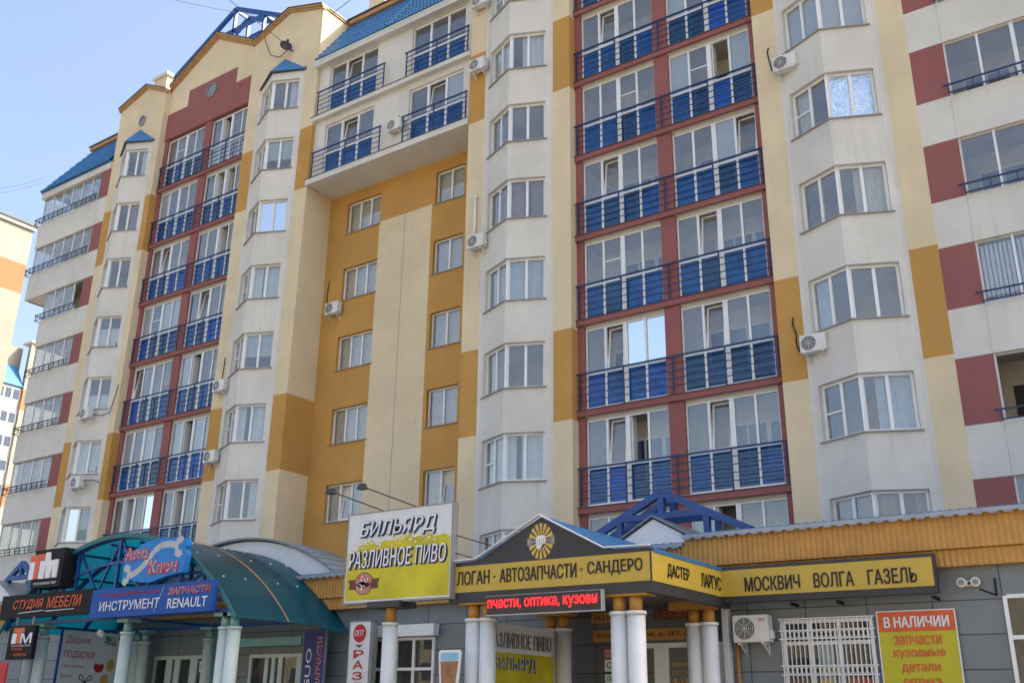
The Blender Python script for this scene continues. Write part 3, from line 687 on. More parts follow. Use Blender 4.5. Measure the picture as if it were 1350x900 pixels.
# mansard roofs
def mansard(xa, xb, xat, xbt, z0, z1=31.15):
    """pressed metal tiles: lapped rows with a rolled profile across"""
    b = MB(); n = 9; pitch = .19
    p = lambda q: (25.0+1.93*q, z0+(z1-z0)*q)
    for r_ in range(n):
        q0, q1 = r_/n, (r_+1)/n; (y0, za), (y1, zb_) = p(q0), p(q1)
        l0, r0_ = xa+(xat-xa)*q0, xb+(xbt-xb)*q0; m = int((r0_-l0)/pitch*4); prev = None
        for i in range(m+1):
            x = l0+(r0_-l0)*i/m; h = .022*math.sin(2*math.pi*(x-xa)/pitch)
            a = (x, y0-.05-h, za+.02+h*.4); c_ = (x+(xat-xa)/n*(1-i/m), y1-.005-h, zb_+h*.4)
            d_ = (x, y0+.01, za-.01)
            if prev: b.face([prev[0], a, c_, prev[1]], 'roofplain', True); b.face([prev[2], d_, a, prev[0]], 'roofplain')
            prev = (a, c_, d_)
    b.solid([(xa, 25.06, z0-.02), (xb, 25.06, z0-.02), (xbt, 27.0, z1-.02), (xat, 27.0, z1-.02)], [(xa, 25.1, z0-.08), (xb, 25.1, z0-.08), (xbt, 27.0, z1-.12), (xat, 27.0, z1-.12)], 'roofplain')
    part('mansard_roof', b.build('mansard_roof', False), B)
    c_ = MB(); c_.box(xat-.1, xbt, 26.75, 27.3, z1, z1+.22, 'trim'); c_.box(xat-.15, xbt, 26.68, 27.35, z1+.22, z1+.27, 'capping'); part('cornice', c_, B)
mansard(-28.16, -19.7, -28.16, -19.7, 28.14)
b = MB(); b.box(-24.0, -23.88, 25.0, 25.1, 28.1, 28.2, 'roof'); b.solid([(-24.1, 24.97, 28.2), (-23.8, 24.97, 28.2), (-23.8, 26.9, 31.2), (-24.1, 26.9, 31.2)], [(-24.1, 25.05, 28.17), (-23.8, 25.05, 28.17), (-23.8, 26.98, 31.17), (-24.1, 26.98, 31.17)], 'roof'); part('roof_seam', b, B)
mansard(-49.25, -42.97, -48.1, -42.97, 28.02); mansard(-4.28, 3.4, -4.28, 3.4, 28.14)
b = MB(); b.solid([(-49.25, 25.0, 28.0), (-48.1, 26.93, 31.15), (-48.1, 40, 31.15), (-49.25, 41, 28.0)], [(-49.2, 25.05, 27.95), (-48.0, 26.98, 31.0), (-48.0, 40, 31.0), (-49.2, 41, 27.95)], 'roof'); part('mansard_roof', b, B)
for x0, x1, y0, z1 in ((-41.95, -40.9, 26.2, 33.1), (-29.55, -28.5, 29.4, 35.2), (-27.6, -26.3, 29.4, 34.6)):
    b = MB(); b.box(x0, x1, y0, y0+1.0, 30, z1, 'beige'); b.box(x0-.12, x1+.12, y0-.12, y0+1.12, z1, z1+.18, 'white'); part('chimney', b, B)

# ------------------------------------------------------------------ ground-floor shop wing
W = thing('shop_wing', 'single-storey shop wing with ochre corrugated fascia and grey clad wall', 'shop', (-18, 20, 0))
b = MB(); b.box(-46, 8, 20.0, 25.0, 0, 4.3, 'tile'); part('wall', b, W)
b = MB(); b.box(-12.5, -8.46, 19.96, 20.0, 0, 4.25, 'tile_shaded'); part('porch_wall', b, W)
def corrugated(b, x0, x1, y, z0, z1, pitch=.11, amp=.012):
    n = int((x1-x0)/pitch*2); pts = [(x0+(x1-x0)*i/n, y+(amp if i % 2 else -amp)) for i in range(n+1)]
    for (xa, ya), (xb, yb) in zip(pts[:-1], pts[1:]): b.face([(xa, ya, z0), (xb, yb, z0), (xb, yb, z1), (xa, ya, z1)], 'fascia')
for x0, x1, zt, zm, zb_ in ((-9.2, 8, 5.18, 4.50, 4.19), (-46, -9.2, 5.02, 4.38, 4.08)):
    b = MB(); corrugated(b, x0, x1, 19.72, zm, zt-.06); b.box(x0, x1, 19.74, 20.0, zm, zt-.06, 'fascia')
    corrugated(b, x0, x1, 19.80, zb_, zm-.01); b.box(x0, x1, 19.82, 20.0, zb_, zm-.01, 'fascia'); part('fascia', b, W)
    b = MB(); b.solid([(x0, 19.6, zt), (x1, 19.6, zt), (x1, 25.19, zt+.12), (x0, 25.19, zt+.12)], [(x0, 19.6, zt-.05), (x1, 19.6, zt-.05), (x1, 25.19, zt-.2), (x0, 25.19, zt-.2)], 'roof')
    n = int((x1-x0)/.18)
    for i in range(n): xx = x0+i*.18; b.bar((xx, 19.58, zt+.004), (xx+.0, 24.9, zt+.13), .03, 'roofplain', .012)
    part('roof', b, W)
    b = MB(); b.box(x0, x1, 19.58, 19.6, zt-.09, zt-.015, 'fascia_edge')
    for i in range(int((x1-x0)/.25)): b.box(x0+i*.25+.05, x0+i*.25+.2, 19.585, 19.61, zt-.12, zt-.09, 'fascia_edge')
    part('drip_edge', b, W)
# arched pediment behind the vaulted canopy
def arc_pts(cx, za, Rr, dx0, dx1, n=24): return [(cx+dx0+(dx1-dx0)*i/n, za-Rr+math.sqrt(Rr*Rr-(dx0+(dx1-dx0)*i/n)**2)) for i in range(n+1)]
ap = arc_pts(-23.6, 6.2, 7.1, -3.98, 3.98)
b = MB(); b.elev([(ap[0][0], 4.9)]+ap+[(ap[-1][0], 4.9)][::1], 19.95, 20.1, 'swhite'); part('arched_pediment', b, W)
b = MB(); ar = arc_pts(-23.6, 6.3, 7.2, -4.2, 4.2)
for (xa, za), (xb, zb_) in zip(ar[:-1], ar[1:]): b.solid([(xa, 19.8, za), (xb, 19.8, zb_), (xb, 19.8, zb_-.06), (xa, 19.8, za-.06)], [(xa, 21.3, za), (xb, 21.3, zb_), (xb, 21.3, zb_-.06), (xa, 21.3, za-.06)], 'roofgrey', None, True)
part('arched_roof', b, W)
# triangular white pediments with open blue trusses (over the right porch and at the far left)
def pediment(cx, hw, zb_, za, y):
    b = MB(); b.elev([(cx-hw, zb_), (cx+hw, zb_), (cx, za)], y, y+.15, 'swhite'); part('pediment', b, W)
    b = MB()
    for s in (-1, 1):
        b.solid([(cx, y-.08, za+.09), (cx+s*(hw+.2), y-.08, zb_-.03), (cx+s*(hw+.2), y-.08, zb_-.07), (cx, y-.08, za+.05)], [(cx, 25.1, za+.09), (cx+s*(hw+.2), 25.1, zb_-.03), (cx+s*(hw+.2), 25.1, zb_-.07), (cx, 25.1, za+.05)], 'roofgrey')
    part('pediment_roof', b, W)
pediment(-10.55, 1.18, 5.20, 5.84, 20.95)
pediment(-36.6, 1.5, 4.95, 5.75, 19.9)
def truss(cx, y, hw, zb_, za, dy, name='roof_truss'):
    t = MB(); sz = .17
    for yy in (y, y+dy):
        P = lambda x, z: (cx+x, yy, z); fr = .52
        zc = zb_+(za-zb_)*(1-fr)
        t.bar(P(-hw, zb_), P(0, za), sz*.8, 'blue_frame', sz); t.bar(P(0, za), P(hw, zb_), sz*.8, 'blue_frame', sz)
        t.bar(P(0, za-.06), P(0, zc), sz*.9, 'blue_frame'); t.bar(P(-hw*fr, zc), P(hw*fr, zc), sz*.78, 'blue_frame', sz*.9)
        for s in (-1, 1): t.bar(P(s*hw*fr, zc), P(s*hw*fr, zb_-.1), sz*.82, 'blue_frame')
    part(name, t, W)
truss(-10.6, 21.55, 2.2, 5.5, 6.58, .65)
truss(-35.75, 20.2, 1.45, 5.45, 6.45, .8)
# windows, doors, shutter boxes on the shop wall
def shop_window(x0, x1, z0, z1, cols, rows, mframe='pvc', pane='shop_glass', grille=False, name='window', dark='dark'):
    b = MB(); p = MB(); y = 19.93
    b.box(x0, x0+.07, y, y+.09, z0, z1, mframe); b.box(x1-.07, x1, y, y+.09, z0, z1, mframe)
    for z in rows: b.box(x0+.07, x1-.07, y+.002, y+.088, z-.035, z+.035, mframe)
    for x in cols: b.box(x-.04, x+.04, y+.001, y+.089, z0, z1, mframe)
    wo = part(name, b, W)
    p.face([(x0+.03, y+.04, z0), (x1-.03, y+.04, z0), (x1-.03, y+.04, z1), (x0+.03, y+.04, z1)], pane)
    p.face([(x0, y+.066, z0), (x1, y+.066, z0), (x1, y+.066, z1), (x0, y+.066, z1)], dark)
    po = part('pane', p.build('pane', False), wo)
    if grille:
        g_ = MB(); yy = y-.06; n = int((x1-x0)/.085)
        for i in range(n+1): x = x0+(x1-x0)*i/n; g_.box(x-.008, x+.008, yy, yy+.014, z0-.1, z1+.02, 'pvc')
        for z in (z1+.02, z1-.2, z1-.36, 2.33, 2.5, 1.2): g_.box(x0-.05, x1+.05, yy-.004, yy+.018, z-.01, z+.01, 'pvc')
        for zc in (z1-.28, 2.415):
            for i in range(n):
                x = x0+(x1-x0)*(i+.5)/n
                for a in range(8):
                    p0 = (x+.036*math.cos(a*math.pi/4), yy, zc+.07*math.sin(a*math.pi/4)); p1 = (x+.036*math.cos((a+1)*math.pi/4), yy, zc+.07*math.sin((a+1)*math.pi/4)); g_.bar(p0, p1, .012, 'pvc')
        part('grille', g_, wo)
    return wo
M['reflect'] = plain('painted_reflection', (.055, .05, .042), .6, var=.6, scale=2.5)  # mottled dark sheet behind shop panes; their reflections are put into its colour
gw = shop_window(-7.28, -5.50, .9, 3.36, (-6.72, -6.15), (.93, 2.92, 3.33), grille=True, dark='reflect')
b = MB()
for x0, x1 in ((-6.6, -6.3), (-6.27, -6.2)): b.box(x0, x1, 19.975, 19.985, 1.6, 2.9, 'blind')
b.box(-6.05, -5.6, 19.973, 19.983, 1.9, 2.28, 'sred'); b.box(-7.2, -7.0, 19.973, 19.983, 1.9, 2.2, 'sred')
for x, z in ((-6.55, 2.42), (-6.4, 2.47), (-6.3, 2.42), (-6.42, 2.2), (-6.55, 2.18)): b.disc((x, 19.972, z), (0, -1, 0), .055, 'gold', 12, .004)
part('window_display', b, gw)
shop_window(-3.19, -1.2, .9, 3.64, (), (.93, 2.93, 3.63), dark='reflect')
shop_window(-18.15, -16.12, .9, 3.3, (-17.35, -16.78), (.93, 2.55, 3.27), dark='reflect')
b = MB(); b.box(-18.3, -16.0, 19.72, 19.95, 3.32, 3.6, 'pvc'); part('shutter_box', b, W)
def shop_door(x0, x1, zt, cols, mframe='col_green', back='reflect'):
    b = MB(); y = 19.92; p = MB()
    b.box(x0, x1, y, y+.08, zt-.1, zt, mframe); b.box(x0, x0+.1, y, y+.08, .13, zt-.1, mframe); b.box(x1-.1, x1, y, y+.08, .13, zt-.1, mframe)
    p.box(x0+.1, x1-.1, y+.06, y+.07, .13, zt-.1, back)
    p.face([(x0+.1, y+.05, .13), (x1-.1, y+.05, .13), (x1-.1, y+.05, zt-.1), (x0+.1, y+.05, zt-.1)], 'shop_glass')
    for x, h in cols: b.box(x-h, x+h, y+.002, y+.075, .13, zt-.1, mframe)
    wo = part('door', b, W); part('pane', p, wo)
    h_ = MB(); h_.bar(((x0+x1)/2+.1, y-.05, 1.0), ((x0+x1)/2+.1, y-.05, 1.4), .03, 'beam'); part('handle', h_, wo)
    return wo
d = shop_door(-27.0, -24.45, 3.02, ((-26.28, .14), (-25.9, .12), (-25.15, .16)))
b = MB(); b.box(-24.92, -24.72, 19.955, 19.965, 2.55, 2.85, 'swhite'); b.text('тел.', (-24.9, 19.955, 2.65), (1, 0, 0), (0, 0, 1), .15, .1, 'ink'); part('notice', b, d)
d = shop_door(-22.75, -19.9, 3.0, ((-22.05, .07), (-21.78, .07), (-21.5, .08), (-20.75, .12)))
b = MB(); b.solid([(-20.4, 19.95, .5), (-19.98, 19.95, .5), (-20.0, 19.95, 2.9), (-20.12, 19.95, 2.9)], [(-20.4, 19.96, .5), (-19.98, 19.96, .5), (-20.0, 19.96, 2.9), (-20.12, 19.96, 2.9)], 'sorange'); part('window_display', b, d)
b = MB(); b.box(-23.05, -20.55, 19.72, 19.95, 3.2, 3.42, 'cap_teal'); part('shutter_box', b, W)
d = shop_door(-10.5, -8.55, 3.0, ((-9.95, .17), (-9.12, .15)), 'col_white')
b = MB(); b.text('режим', (-9.72, 19.95, 2.5), (1, 0, 0), (0, 0, 1), .38, .1, 'gold'); b.text('работы', (-9.72, 19.95, 2.35), (1, 0, 0), (0, 0, 1), .38, .1, 'gold'); b.text('9-19', (-9.7, 19.95, 2.15), (1, 0, 0), (0, 0, 1), .34, .14, 'gold')
part('door_lettering', b, d)
for x in (-8.42, -12.62):
    b = MB(); b.box(x-.07, x+.07, 19.8, 19.95, .13, 3.8, 'col_white'); part('downpipe', b, W)
b = MB(); b.cyl((-8.22, 19.9, .13), (-8.22, 19.9, 3.0), .035, .035, 'col_orange', 8); part('downpipe', b, W)

# ------------------------------------------------------------------ right porch
P = thing('entrance_porch', 'porch with white paired columns and ochre necks under the yellow sign', 'porch', (-10.5, 18, 0))
def column(par, x, y, ztop, zneck, r=.165, mw='col_white', mn='col_orange', at_ring=None):
    b = MB(); b.cyl((x, y, .13), (x, y, ztop-.06), r, r, mw, 20); b.cyl((x, y, ztop-.06), (x, y, ztop), r+.025, r+.025, mw, 20)
    b.cyl((x, y, .13), (x, y, .35), r+.05, r+.03, mw, 20)
    co = part('column', b, par)
    n_ = MB(); n_.cyl((x, y, ztop), (x, y, zneck), r*.72, r*.72, mn, 16); part('column_neck', n_, co)
for x, y in ((-12.35, 16.5), (-12.0, 16.5), (-9.05, 16.5), (-8.71, 16.5), (-12.32, 19.3), (-11.98, 19.3), (-8.87, 19.3), (-8.55, 19.3)):
    column(P, x, y, 3.32, 3.58)
for x0, x1 in ((-12.62, -11.72), (-9.35, -8.4)):
    for y in (16.5, 19.3):
        b = MB(); b.box(x0, x1, y-.17, y+.17, 3.58, 3.74, 'col_orange'); part('capital_beam', b, P)
b = MB(); b.box(-12.7, -8.35, 16.47, 19.95, 3.74, 3.82, 'tile_shaded'); b.box(-12.7, -8.35, 16.55, 19.9, 3.82, 4.3, 'anthracite'); part('soffit', b, P)
b = MB(); xa, xb, xp = -12.95, -8.2, -10.63
za, zp = 4.42, 5.16
b.solid([(-12.25, 16.36, za+.03), (xp, 16.36, zp+.03), (-9.1, 16.36, za+.03)], [(-12.25, 20.4, za+.03), (xp, 20.4, zp+.03), (-9.1, 20.4, za+.03)], 'roof')
b.box(-12.9, -8.25, 16.4, 19.9, 4.33, 4.40, 'roof'); part('porch_roof', b, P)
b = MB(); y0, y1 = 16.22, 16.27
for p0, p1 in (((-12.9, 4.44), (-12.15, 4.46)), ((-12.15, 4.46), (xp, 5.20)), ((xp, 5.20), (-9.2, 4.46)), ((-9.2, 4.46), (-8.28, 4.44))):
    b.bar((p0[0], 16.24, p0[1]), (p1[0], 16.24, p1[1]), .08, 'swhite', .022)
part('verge_trim', b, P)

# yellow and black fascia sign
F = thing('fascia_sign', 'long black and yellow car parts sign wrapping the porch and the wall', 'sign', (-10.5, 16.3, 4))
YF = 16.3
b = MB(); b.elev([(-12.85, 3.62), (-8.28, 3.62), (-8.28, 4.41), (-9.22, 4.43), (xp, 5.16), (-12.12, 4.43), (-12.85, 4.41)], YF, YF+.12, 'anthracite'); part('front_board', b, F)
b = MB(); b.box(-12.83, -8.30, YF-.012, YF, 3.82, 4.335, 'yellow'); part('yellow_panel', b, F)
b = MB(); U, V = (1, 0, 0), (0, 0, 1)
for s, x0, x1 in (('ЛОГАН', -12.645, -11.83), ('АВТОЗАПЧАСТИ', -11.59, -9.82), ('САНДЕРО', -9.59, -8.435)):
    b = MB(); b.text(s, (x0, YF-.014, 3.955), U, V, x1-x0, .28, 'ink', .022)
    part('lettering', b, F)
b = MB(); b.text('•', (-11.74, YF-.014, 4.06), U, V, .05, .05, 'ink'); b.text('*', (-9.76, YF-.014, 4.06), U, V, .08, .08, 'ink')
part('lettering', b, F)
b = MB(); XS = -8.28
b.box(XS-.12, XS, YF+.12, 19.78, 3.62, 3.80, 'anthracite'); b.box(XS-.12, XS, YF+.12, 19.78, 3.80, 4.41, 'anthracite'); part('side_board', b, F)
b = MB(); b.box(XS, XS+.012, YF+.03, 19.41, 3.82, 4.335, 'yellow'); part('yellow_panel', b, F)
U2 = (0, 1, 0); b = MB(); b.text('ДАСТЕР', (XS+.014, 16.92, 3.92), U2, V, .95, .28, 'ink', .022); part('lettering', b, F); b = MB(); b.text('ЛАРГУС', (XS+.014, 18.38, 3.92), U2, V, .95, .28, 'ink', .022); part('lettering', b, F)
b = MB(); b.box(-8.26, -4.15, 19.42, 19.6, 3.70, 4.405, 'anthracite'); 
for x in (-6.9, -6.0, -4.25): b.box(x-.02, x+.02, 19.5, 19.9, 3.6, 3.66, 'black')
part('wall_board', b, F)
b = MB(); b.box(-8.265, -4.19, 19.405, 19.42, 3.82, 4.335, 'yellow'); part('yellow_panel', b, F)
for s, x0, x1 in (('МОСКВИЧ', -7.785, -6.65), ('ВОЛГА', -6.385, -5.61), ('ГАЗЕЛЬ', -5.36, -4.47)):
    b = MB(); b.text(s, (x0, 19.403, 3.89), U, V, x1-x0, .29, 'ink', .022); part('lettering', b, F)
# round emblem: rays, fist on a spanner
b = MB(); ex, ez = -10.63, 4.70; ye = YF-.004
for i in range(16):
    a0 = 2*math.pi*(i+.18)/16+.2; a1 = 2*math.pi*(i+.82)/16+.2
    q = lambda a, r: (ex+r*math.cos(a)*.92, ye, ez+r*math.sin(a)*1.12)
    mid = (a0+a1)/2
    if abs(math.cos(mid)) > .93: continue
    b.face([q(a0, .12), q(a0, .31), q(a1, .31), q(a1, .12)], 'gold')
def flat(b, pts, y, m): b.face([(x, y, z) for x, z in pts], m)
flat(b, [(ex-.22, ez-.03), (ex+.22, ez-.03), (ex+.22, ez+.03), (ex-.22, ez+.03)], ye-.002, 'sgrey')
for s in (-1, 1):
    pts = [(ex+s*(.27+.085*math.cos(a)), ez+.085*math.sin(a)) for a in [R(40+280*i/14) if s > 0 else R(40+280*i/14) for i in range(15)]]
    pts += [(ex+s*(.26), ez-.02), (ex+s*.26, ez+.02)]
    flat(b, pts, ye-.003, 'sgrey'); flat(b, [(ex+s*.265, ez-.03), (ex+s*.31, ez-.03), (ex+s*.31, ez+.03), (ex+s*.265, ez+.03)], ye-.004, 'gold')
flat(b, [(ex-.105, ez-.06), (ex+.095, ez-.06), (ex+.115, ez+.02), (ex+.10, ez+.09), (ex+.03, ez+.115), (ex-.06, ez+.11), (ex-.115, ez+.06)], ye-.006, 'swhite')
flat(b, [(ex-.09, ez-.14), (ex-.02, ez-.15), (ex+.05, ez-.065), (ex-.10, ez-.065)], ye-.006, 'swhite')
for i in range(4): x = ex-.075+i*.047; flat(b, [(x, ez-.055), (x+.008, ez-.055), (x+.008, ez+.045), (x, ez+.045)], ye-.008, 'ink')
part('emblem', b.build('emblem', False), F)

# LED ticker
D = thing('led_ticker', 'narrow running-text LED board with red letters hung under the yellow sign', 'led sign', (-10.65, 16.22, 3.5))
b = MB(); b.box(-11.80, -9.23, 16.17, 16.27, 3.34, 3.69, 'led_back'); part('board', b, D)
b = MB()
for x0, x1, z0, z1 in ((-11.81, -9.22, 3.325, 3.342), (-9.235, -9.215, 3.342, 3.70), (-11.81, -9.235, 3.692, 3.70)): b.box(x0, x1, 16.15, 16.27, z0, z1, 'silver')
part('frame', b, D)
b = MB(); b.text('пчасти, оптика, кузовн', (-11.78, 16.168, 3.41), U, V, 2.46, .22, 'led', .02); part('lettering', b, D)

# signs inside the porch
single_y = 19.93
def board(name, label, x0, x1, z0, z1, mat, texts, cat='sign', y=19.92, border=None, group=None, extra=None):
    t = thing(name, label, cat, ((x0+x1)/2, y, z0), group)
    b = MB(); b.box(x0, x1, y, y+.03, z0, z1, mat); part('panel', b, t)
    if border:
        b = MB()
        for a, c_, d_, e in ((x0-.02, x1+.02, z0-.02, z0), (x0-.02, x1+.02, z1, z1+.02), (x0-.02, x0, z0, z1), (x1, x1+.02, z0, z1)): b.box(a, c_, y-.01, y+.03, d_, e, border)
        part('frame', b, t)
    b = MB()
    for tx in texts:
        s, xx, zz, ww, hh_, m = tx[:6]; b.text(s, (xx, y-.002, zz), U, V, ww, hh_, m, tx[6] if len(tx) > 6 else .006, tx[7] if len(tx) > 7 else 0)
    if extra: extra(b, y)
    if b.v: part('lettering', b, t)
    return t
board('address_sign', 'ochre strip sign with street address over the shop door inside the porch', -11.6, -8.75, 3.06, 3.30, 'col_orange', [('Кооперативная, д. 267, пом. 9', -11.5, 3.12, 2.65, .12, 'ink')])
board('model_sign', 'dark red strip sign above the address strip inside the porch', -10.1, -8.95, 3.48, 3.70, 'brown', [('ГАЗЕЛЬ', -9.85, 3.53, .72, .12, 'sorange')])
board('model_sign', 'ochre strip sign left of the dark red one, half hidden by a white column', -11.65, -10.75, 3.46, 3.68, 'col_orange', [('УАЗ НИВА', -11.58, 3.51, .76, .12, 'ink')])
board('model_sign', 'small white plate with dark latin letters, topmost on the porch back wall', -11.32, -10.72, 2.72, 2.90, 'pink', [('LOGAN', -11.13, 2.77, .36, .08, 'ink')])
board('model_sign', 'small grey two-line plate with a round badge in the porch', -11.32, -10.72, 2.44, 2.68, 'swhite', [('ГАЗЕЛЬ', -11.0, 2.57, .25, .06, 'ink'), ('ВОЛГА', -11.0, 2.48, .25, .06, 'ink'), ('О', -11.27, 2.5, .15, .13, 'ink')])
board('model_sign', 'small white plate with blue letters, lowest on the porch back wall', -11.32, -10.72, 2.2, 2.38, 'swhite', [('ЛАРГУС', -11.28, 2.24, .5, .1, 'navy')])
# banner along the left side of the porch
Bn = thing('side_banner', 'white and yellow beer banner stretched between left porch columns', 'banner', (-12.2, 18, 2))
b = MB(); b.box(-12.22, -12.19, 16.75, 19.2, 1.0, 2.72, 'board_yellow'); b.box(-12.22, -12.187, 16.75, 19.2, 2.72, 3.28, 'board_white'); part('panel', b, Bn)
b = MB()
for m, o_, bo in (('ink', .008, .03), ('silver', .018, .004)):
    b.text('РАЗЛИВНОЕ ПИВО', (-12.187, 16.8, 2.80), U2, V, 2.3, .32, m, bo, .0, o_)
    b.text('БИЛЬЯРД', (-12.187, 16.95, 2.34), U2, V, 1.55, .30, m, bo, .0, o_)
part('lettering', b, Bn)
# beer glass cut-out
G = thing('beer_glass_cutout', 'cut-out board shaped like a filled beer glass before the porch columns', 'cut-out', (-12.5, 16.1, 1.2))
b = MB(); ol = [(-12.86, 2.66), (-12.83, 2.71), (-12.36, 2.71), (-12.32, 2.66), (-12.36, 2.2), (-12.46, 1.4), (-12.74, 1.4), (-12.83, 2.2)]
b.elev(ol, 16.05, 16.09, 'swhite'); part('panel', b, G)
b = MB(); b.elev([(-12.81, 2.50), (-12.37, 2.50), (-12.41, 2.2), (-12.49, 1.5), (-12.71, 1.5), (-12.78, 2.2)], 16.045, 16.05, 'beer'); b.elev([(-12.81, 2.66), (-12.37, 2.66), (-12.37, 2.51), (-12.81, 2.51)], 16.045, 16.05, 'clear_blue'); 
M['clear_blue'] = plain('pale_blue_print', (.25, .5, .68), .5)
part('print', b, G)
b = MB(); b.box(-12.62, -12.56, 16.09, 16.13, .13, 1.6, 'beam'); part('stand', b, G)

# ------------------------------------------------------------------ billboard on its own column
Bb = thing('billboard', 'square white and yellow billboard for beer and billiards on one post', 'billboard', (-14.3, 16.2, 0))
x0, x1, z0, z1, y = -15.62, -12.72, 3.74, 5.63, 16.15
b = MB(); b.box(x0, x1, y, y+.16, z0, z1, 'board_white'); part('panel', b, Bb)
b = MB(); n = 24; top = []
for i in range(n+1):
    q = i/n; zz = z0+1.16+.12*math.sin(q*2.2)+.02*math.sin(i*2.3)+.012*math.sin(i*5.1)
    if q < .12: zz = z0+.95+q*1.6
    top.append((x0+.03+(x1-x0-.06)*q, zz))
b.elev([(x0+.03, z0+.04), (x1-.03, z0+.04)]+top[::-1], y-.004, y+.002, 'board_yellow')
rq = random.Random(3)
for _ in range(70):                                      # foam edge: flecks of yellow in the white and white in the yellow
    q = rq.random()**1.4; xx = x0+.06+(x1-x0-.12)*q; zt = top[min(n, int(q*n))][1]; d_ = rq.gauss(0, .06); rr_ = rq.uniform(.006, .028)
    if xx+rr_ > x1-.03 or zt+d_ > z1-.05: continue
    b.face([(xx+rr_*1.5*math.cos(a), y-.0052-_*.00001, zt+d_+rr_*math.sin(a)) for a in [2*math.pi*i/9 for i in range(9)]], 'board_yellow' if d_ > 0 else 'board_white')
part('yellow_print', b.build('yellow_print', False), Bb)
b = MB()
for s, xx, zz, ww, hh_, sh in (('БИЛЬЯРД', x0+.36, z0+1.31, 2.15, .40, .22), ('РАЗЛИВНОЕ ПИВО', x0+.08, z0+.70, 2.72, .40, .12)):
    b.text(s, (xx+.025, y-.004, zz-.025), U, V, ww, hh_, 'navy', .035, sh, .004); b.text(s, (xx, y-.004, zz), U, V, ww, hh_, 'ink', .022, sh, .012); b.text(s, (xx+.008, y-.004, zz+.008), U, V, ww-.016, hh_-.016, 'swhite', .006, sh, .022)
part('lettering', b, Bb)
b = MB(); cx, cz = x0+.55, z0+.38
def blob(cx, cz, a, c_, y, m, n=20, wob=.08): flat(b, [(cx+a*(1+wob*math.sin(5*t))*math.cos(t), cz+c_*(1+wob*math.sin(5*t))*math.sin(t)) for t in [2*math.pi*i/n for i in range(n)]], y, m)
for sg in (-1, 1):
    flat(b, [(cx+sg*.15, cz-.12), (cx+sg*.44, cz-.10), (cx+sg*.40, cz-.01), (cx+sg*.46, cz+.10), (cx+sg*.15, cz+.10)], y-.008, 'brown')
blob(cx, cz+.07, .25, .17, y-.009, 'ink', 24, .03); blob(cx, cz-.08, .23, .15, y-.009, 'ink', 24, .03)
blob(cx, cz+.07, .235, .155, y-.011, 'pink', 24, .03); blob(cx, cz-.08, .215, .135, y-.011, 'pink', 24, .03)
for k_, (dx, dz, rr_) in enumerate(((-.13, .09, .05), (-.03, .11, .045), (.07, .09, .05), (.14, .03, .035), (-.10, -.07, .05), (0, -.09, .045), (.09, -.08, .045))):
    b.tube([(cx+dx+rr_*math.cos(a), y-.013, cz+dz+rr_*1.3*math.sin(a)) for a in [R(20+40*q+k_*67) for q in range(5+k_ % 3)]], .009, 'swhite' if k_ % 3 else 'sred', 5)
part('emblem', b.build('emblem', False), Bb)
b = MB()
for a, c_, d_, e in ((x0-.03, x1+.03, z0-.04, z0), (x0-.03, x1+.03, z1, z1+.02), (x0-.03, x0, z0, z1), (x1, x1+.03, z0, z1)): b.box(a, c_, y-.012, y+.18, d_, e, 'beam')
for x in (x0+.4, x1-.4): b.box(x-.03, x+.03, y+.18, y+.26, z0+.1, z1-.1, 'beam')
part('frame', b, Bb)
column(Bb, -14.38, 16.3, 3.30, 3.72, .155)
b = MB(); b.box(-14.85, -13.95, 16.05, 16.6, 3.60, 3.72, 'anthracite'); part('bracket', b, Bb)
for x in (-14.62, -15.55):
    l = MB(); l.bar((x+.9, y+.08, z1+.02), (x, y-.7, z1+.42), .025, 'lamp'); lo = part('spotlight', l, Bb)
    h_ = MB(); h_.solid([(x-.09, y-.8, z1+.36), (x+.09, y-.8, z1+.36), (x+.09, y-.62, z1+.36), (x-.09, y-.62, z1+.36)], [(x-.06, y-.76, z1+.48), (x+.06, y-.76, z1+.48), (x+.06, y-.66, z1+.48), (x-.06, y-.66, z1+.48)], 'lamp'); part('lamp_head', h_, lo)
b = MB()
for z in (4.98, 4.62): b.tube([(-12.7, 16.25, z), (-12.0, 18.4, z-.3), (-11.4, 20.1, z-.6)], .012, 'cable', 6)
part('stay_cable', b, Bb)

# ------------------------------------------------------------------ yellow poster, plates and fittings on the right wall
def px(b, y): pass
t = board('stock_poster', 'yellow poster with a red header beside the barred shop window', -5.40, -4.03, .9, 3.44, 'lime', [], 'poster', border='swhite')
b = MB(); b.box(-5.40, -4.03, 19.914, 19.92, 3.08, 3.44, 'sorange'); part('header', b, t)
b = MB(); b.text('В НАЛИЧИИ', (-5.29, 19.912, 3.15), U, V, 1.16, .2, 'swhite', .03)
for i, (s, ww) in enumerate((('запчасти', .84), ('кузовные', .92), ('детали', .68), ('оптика', .66), ('двигатель', .9))): b.text(s, (-4.72-ww/2, 19.916, 2.84-i*.25), U, V, ww, .17, 'sorange', .02)
part('lettering', b, t)
L_ = thing('wall_light', 'pair of round cream floodlights on the grey wall right of the yellow sign', 'light', (-3.7, 19.9, 3.9))
for x in (-3.82, -3.58):
    b = MB(); b.cyl((x, 19.84, 3.9), (x, 19.97, 3.9), .085, .06, 'curtain_b', 16); b.disc((x, 19.835, 3.9), (0, -1, 0), .055, 'beam', 16); part('lamp_head', b, L_)
b = MB(); b.box(-3.84, -3.56, 19.95, 20.0, 3.84, 3.94, 'curtain_b'); b.disc((-3.70, 19.93, 3.89), (0, -1, 0), .03, 'ink', 10); part('base', b, L_)
b = MB(); b.bar((-3.28, 19.97, 3.96), (-3.28, 19.97, 3.66), .03, 'black'); b.bar((-3.28, 19.96, 3.66), (-3.5, 19.7, 3.75), .025, 'black')
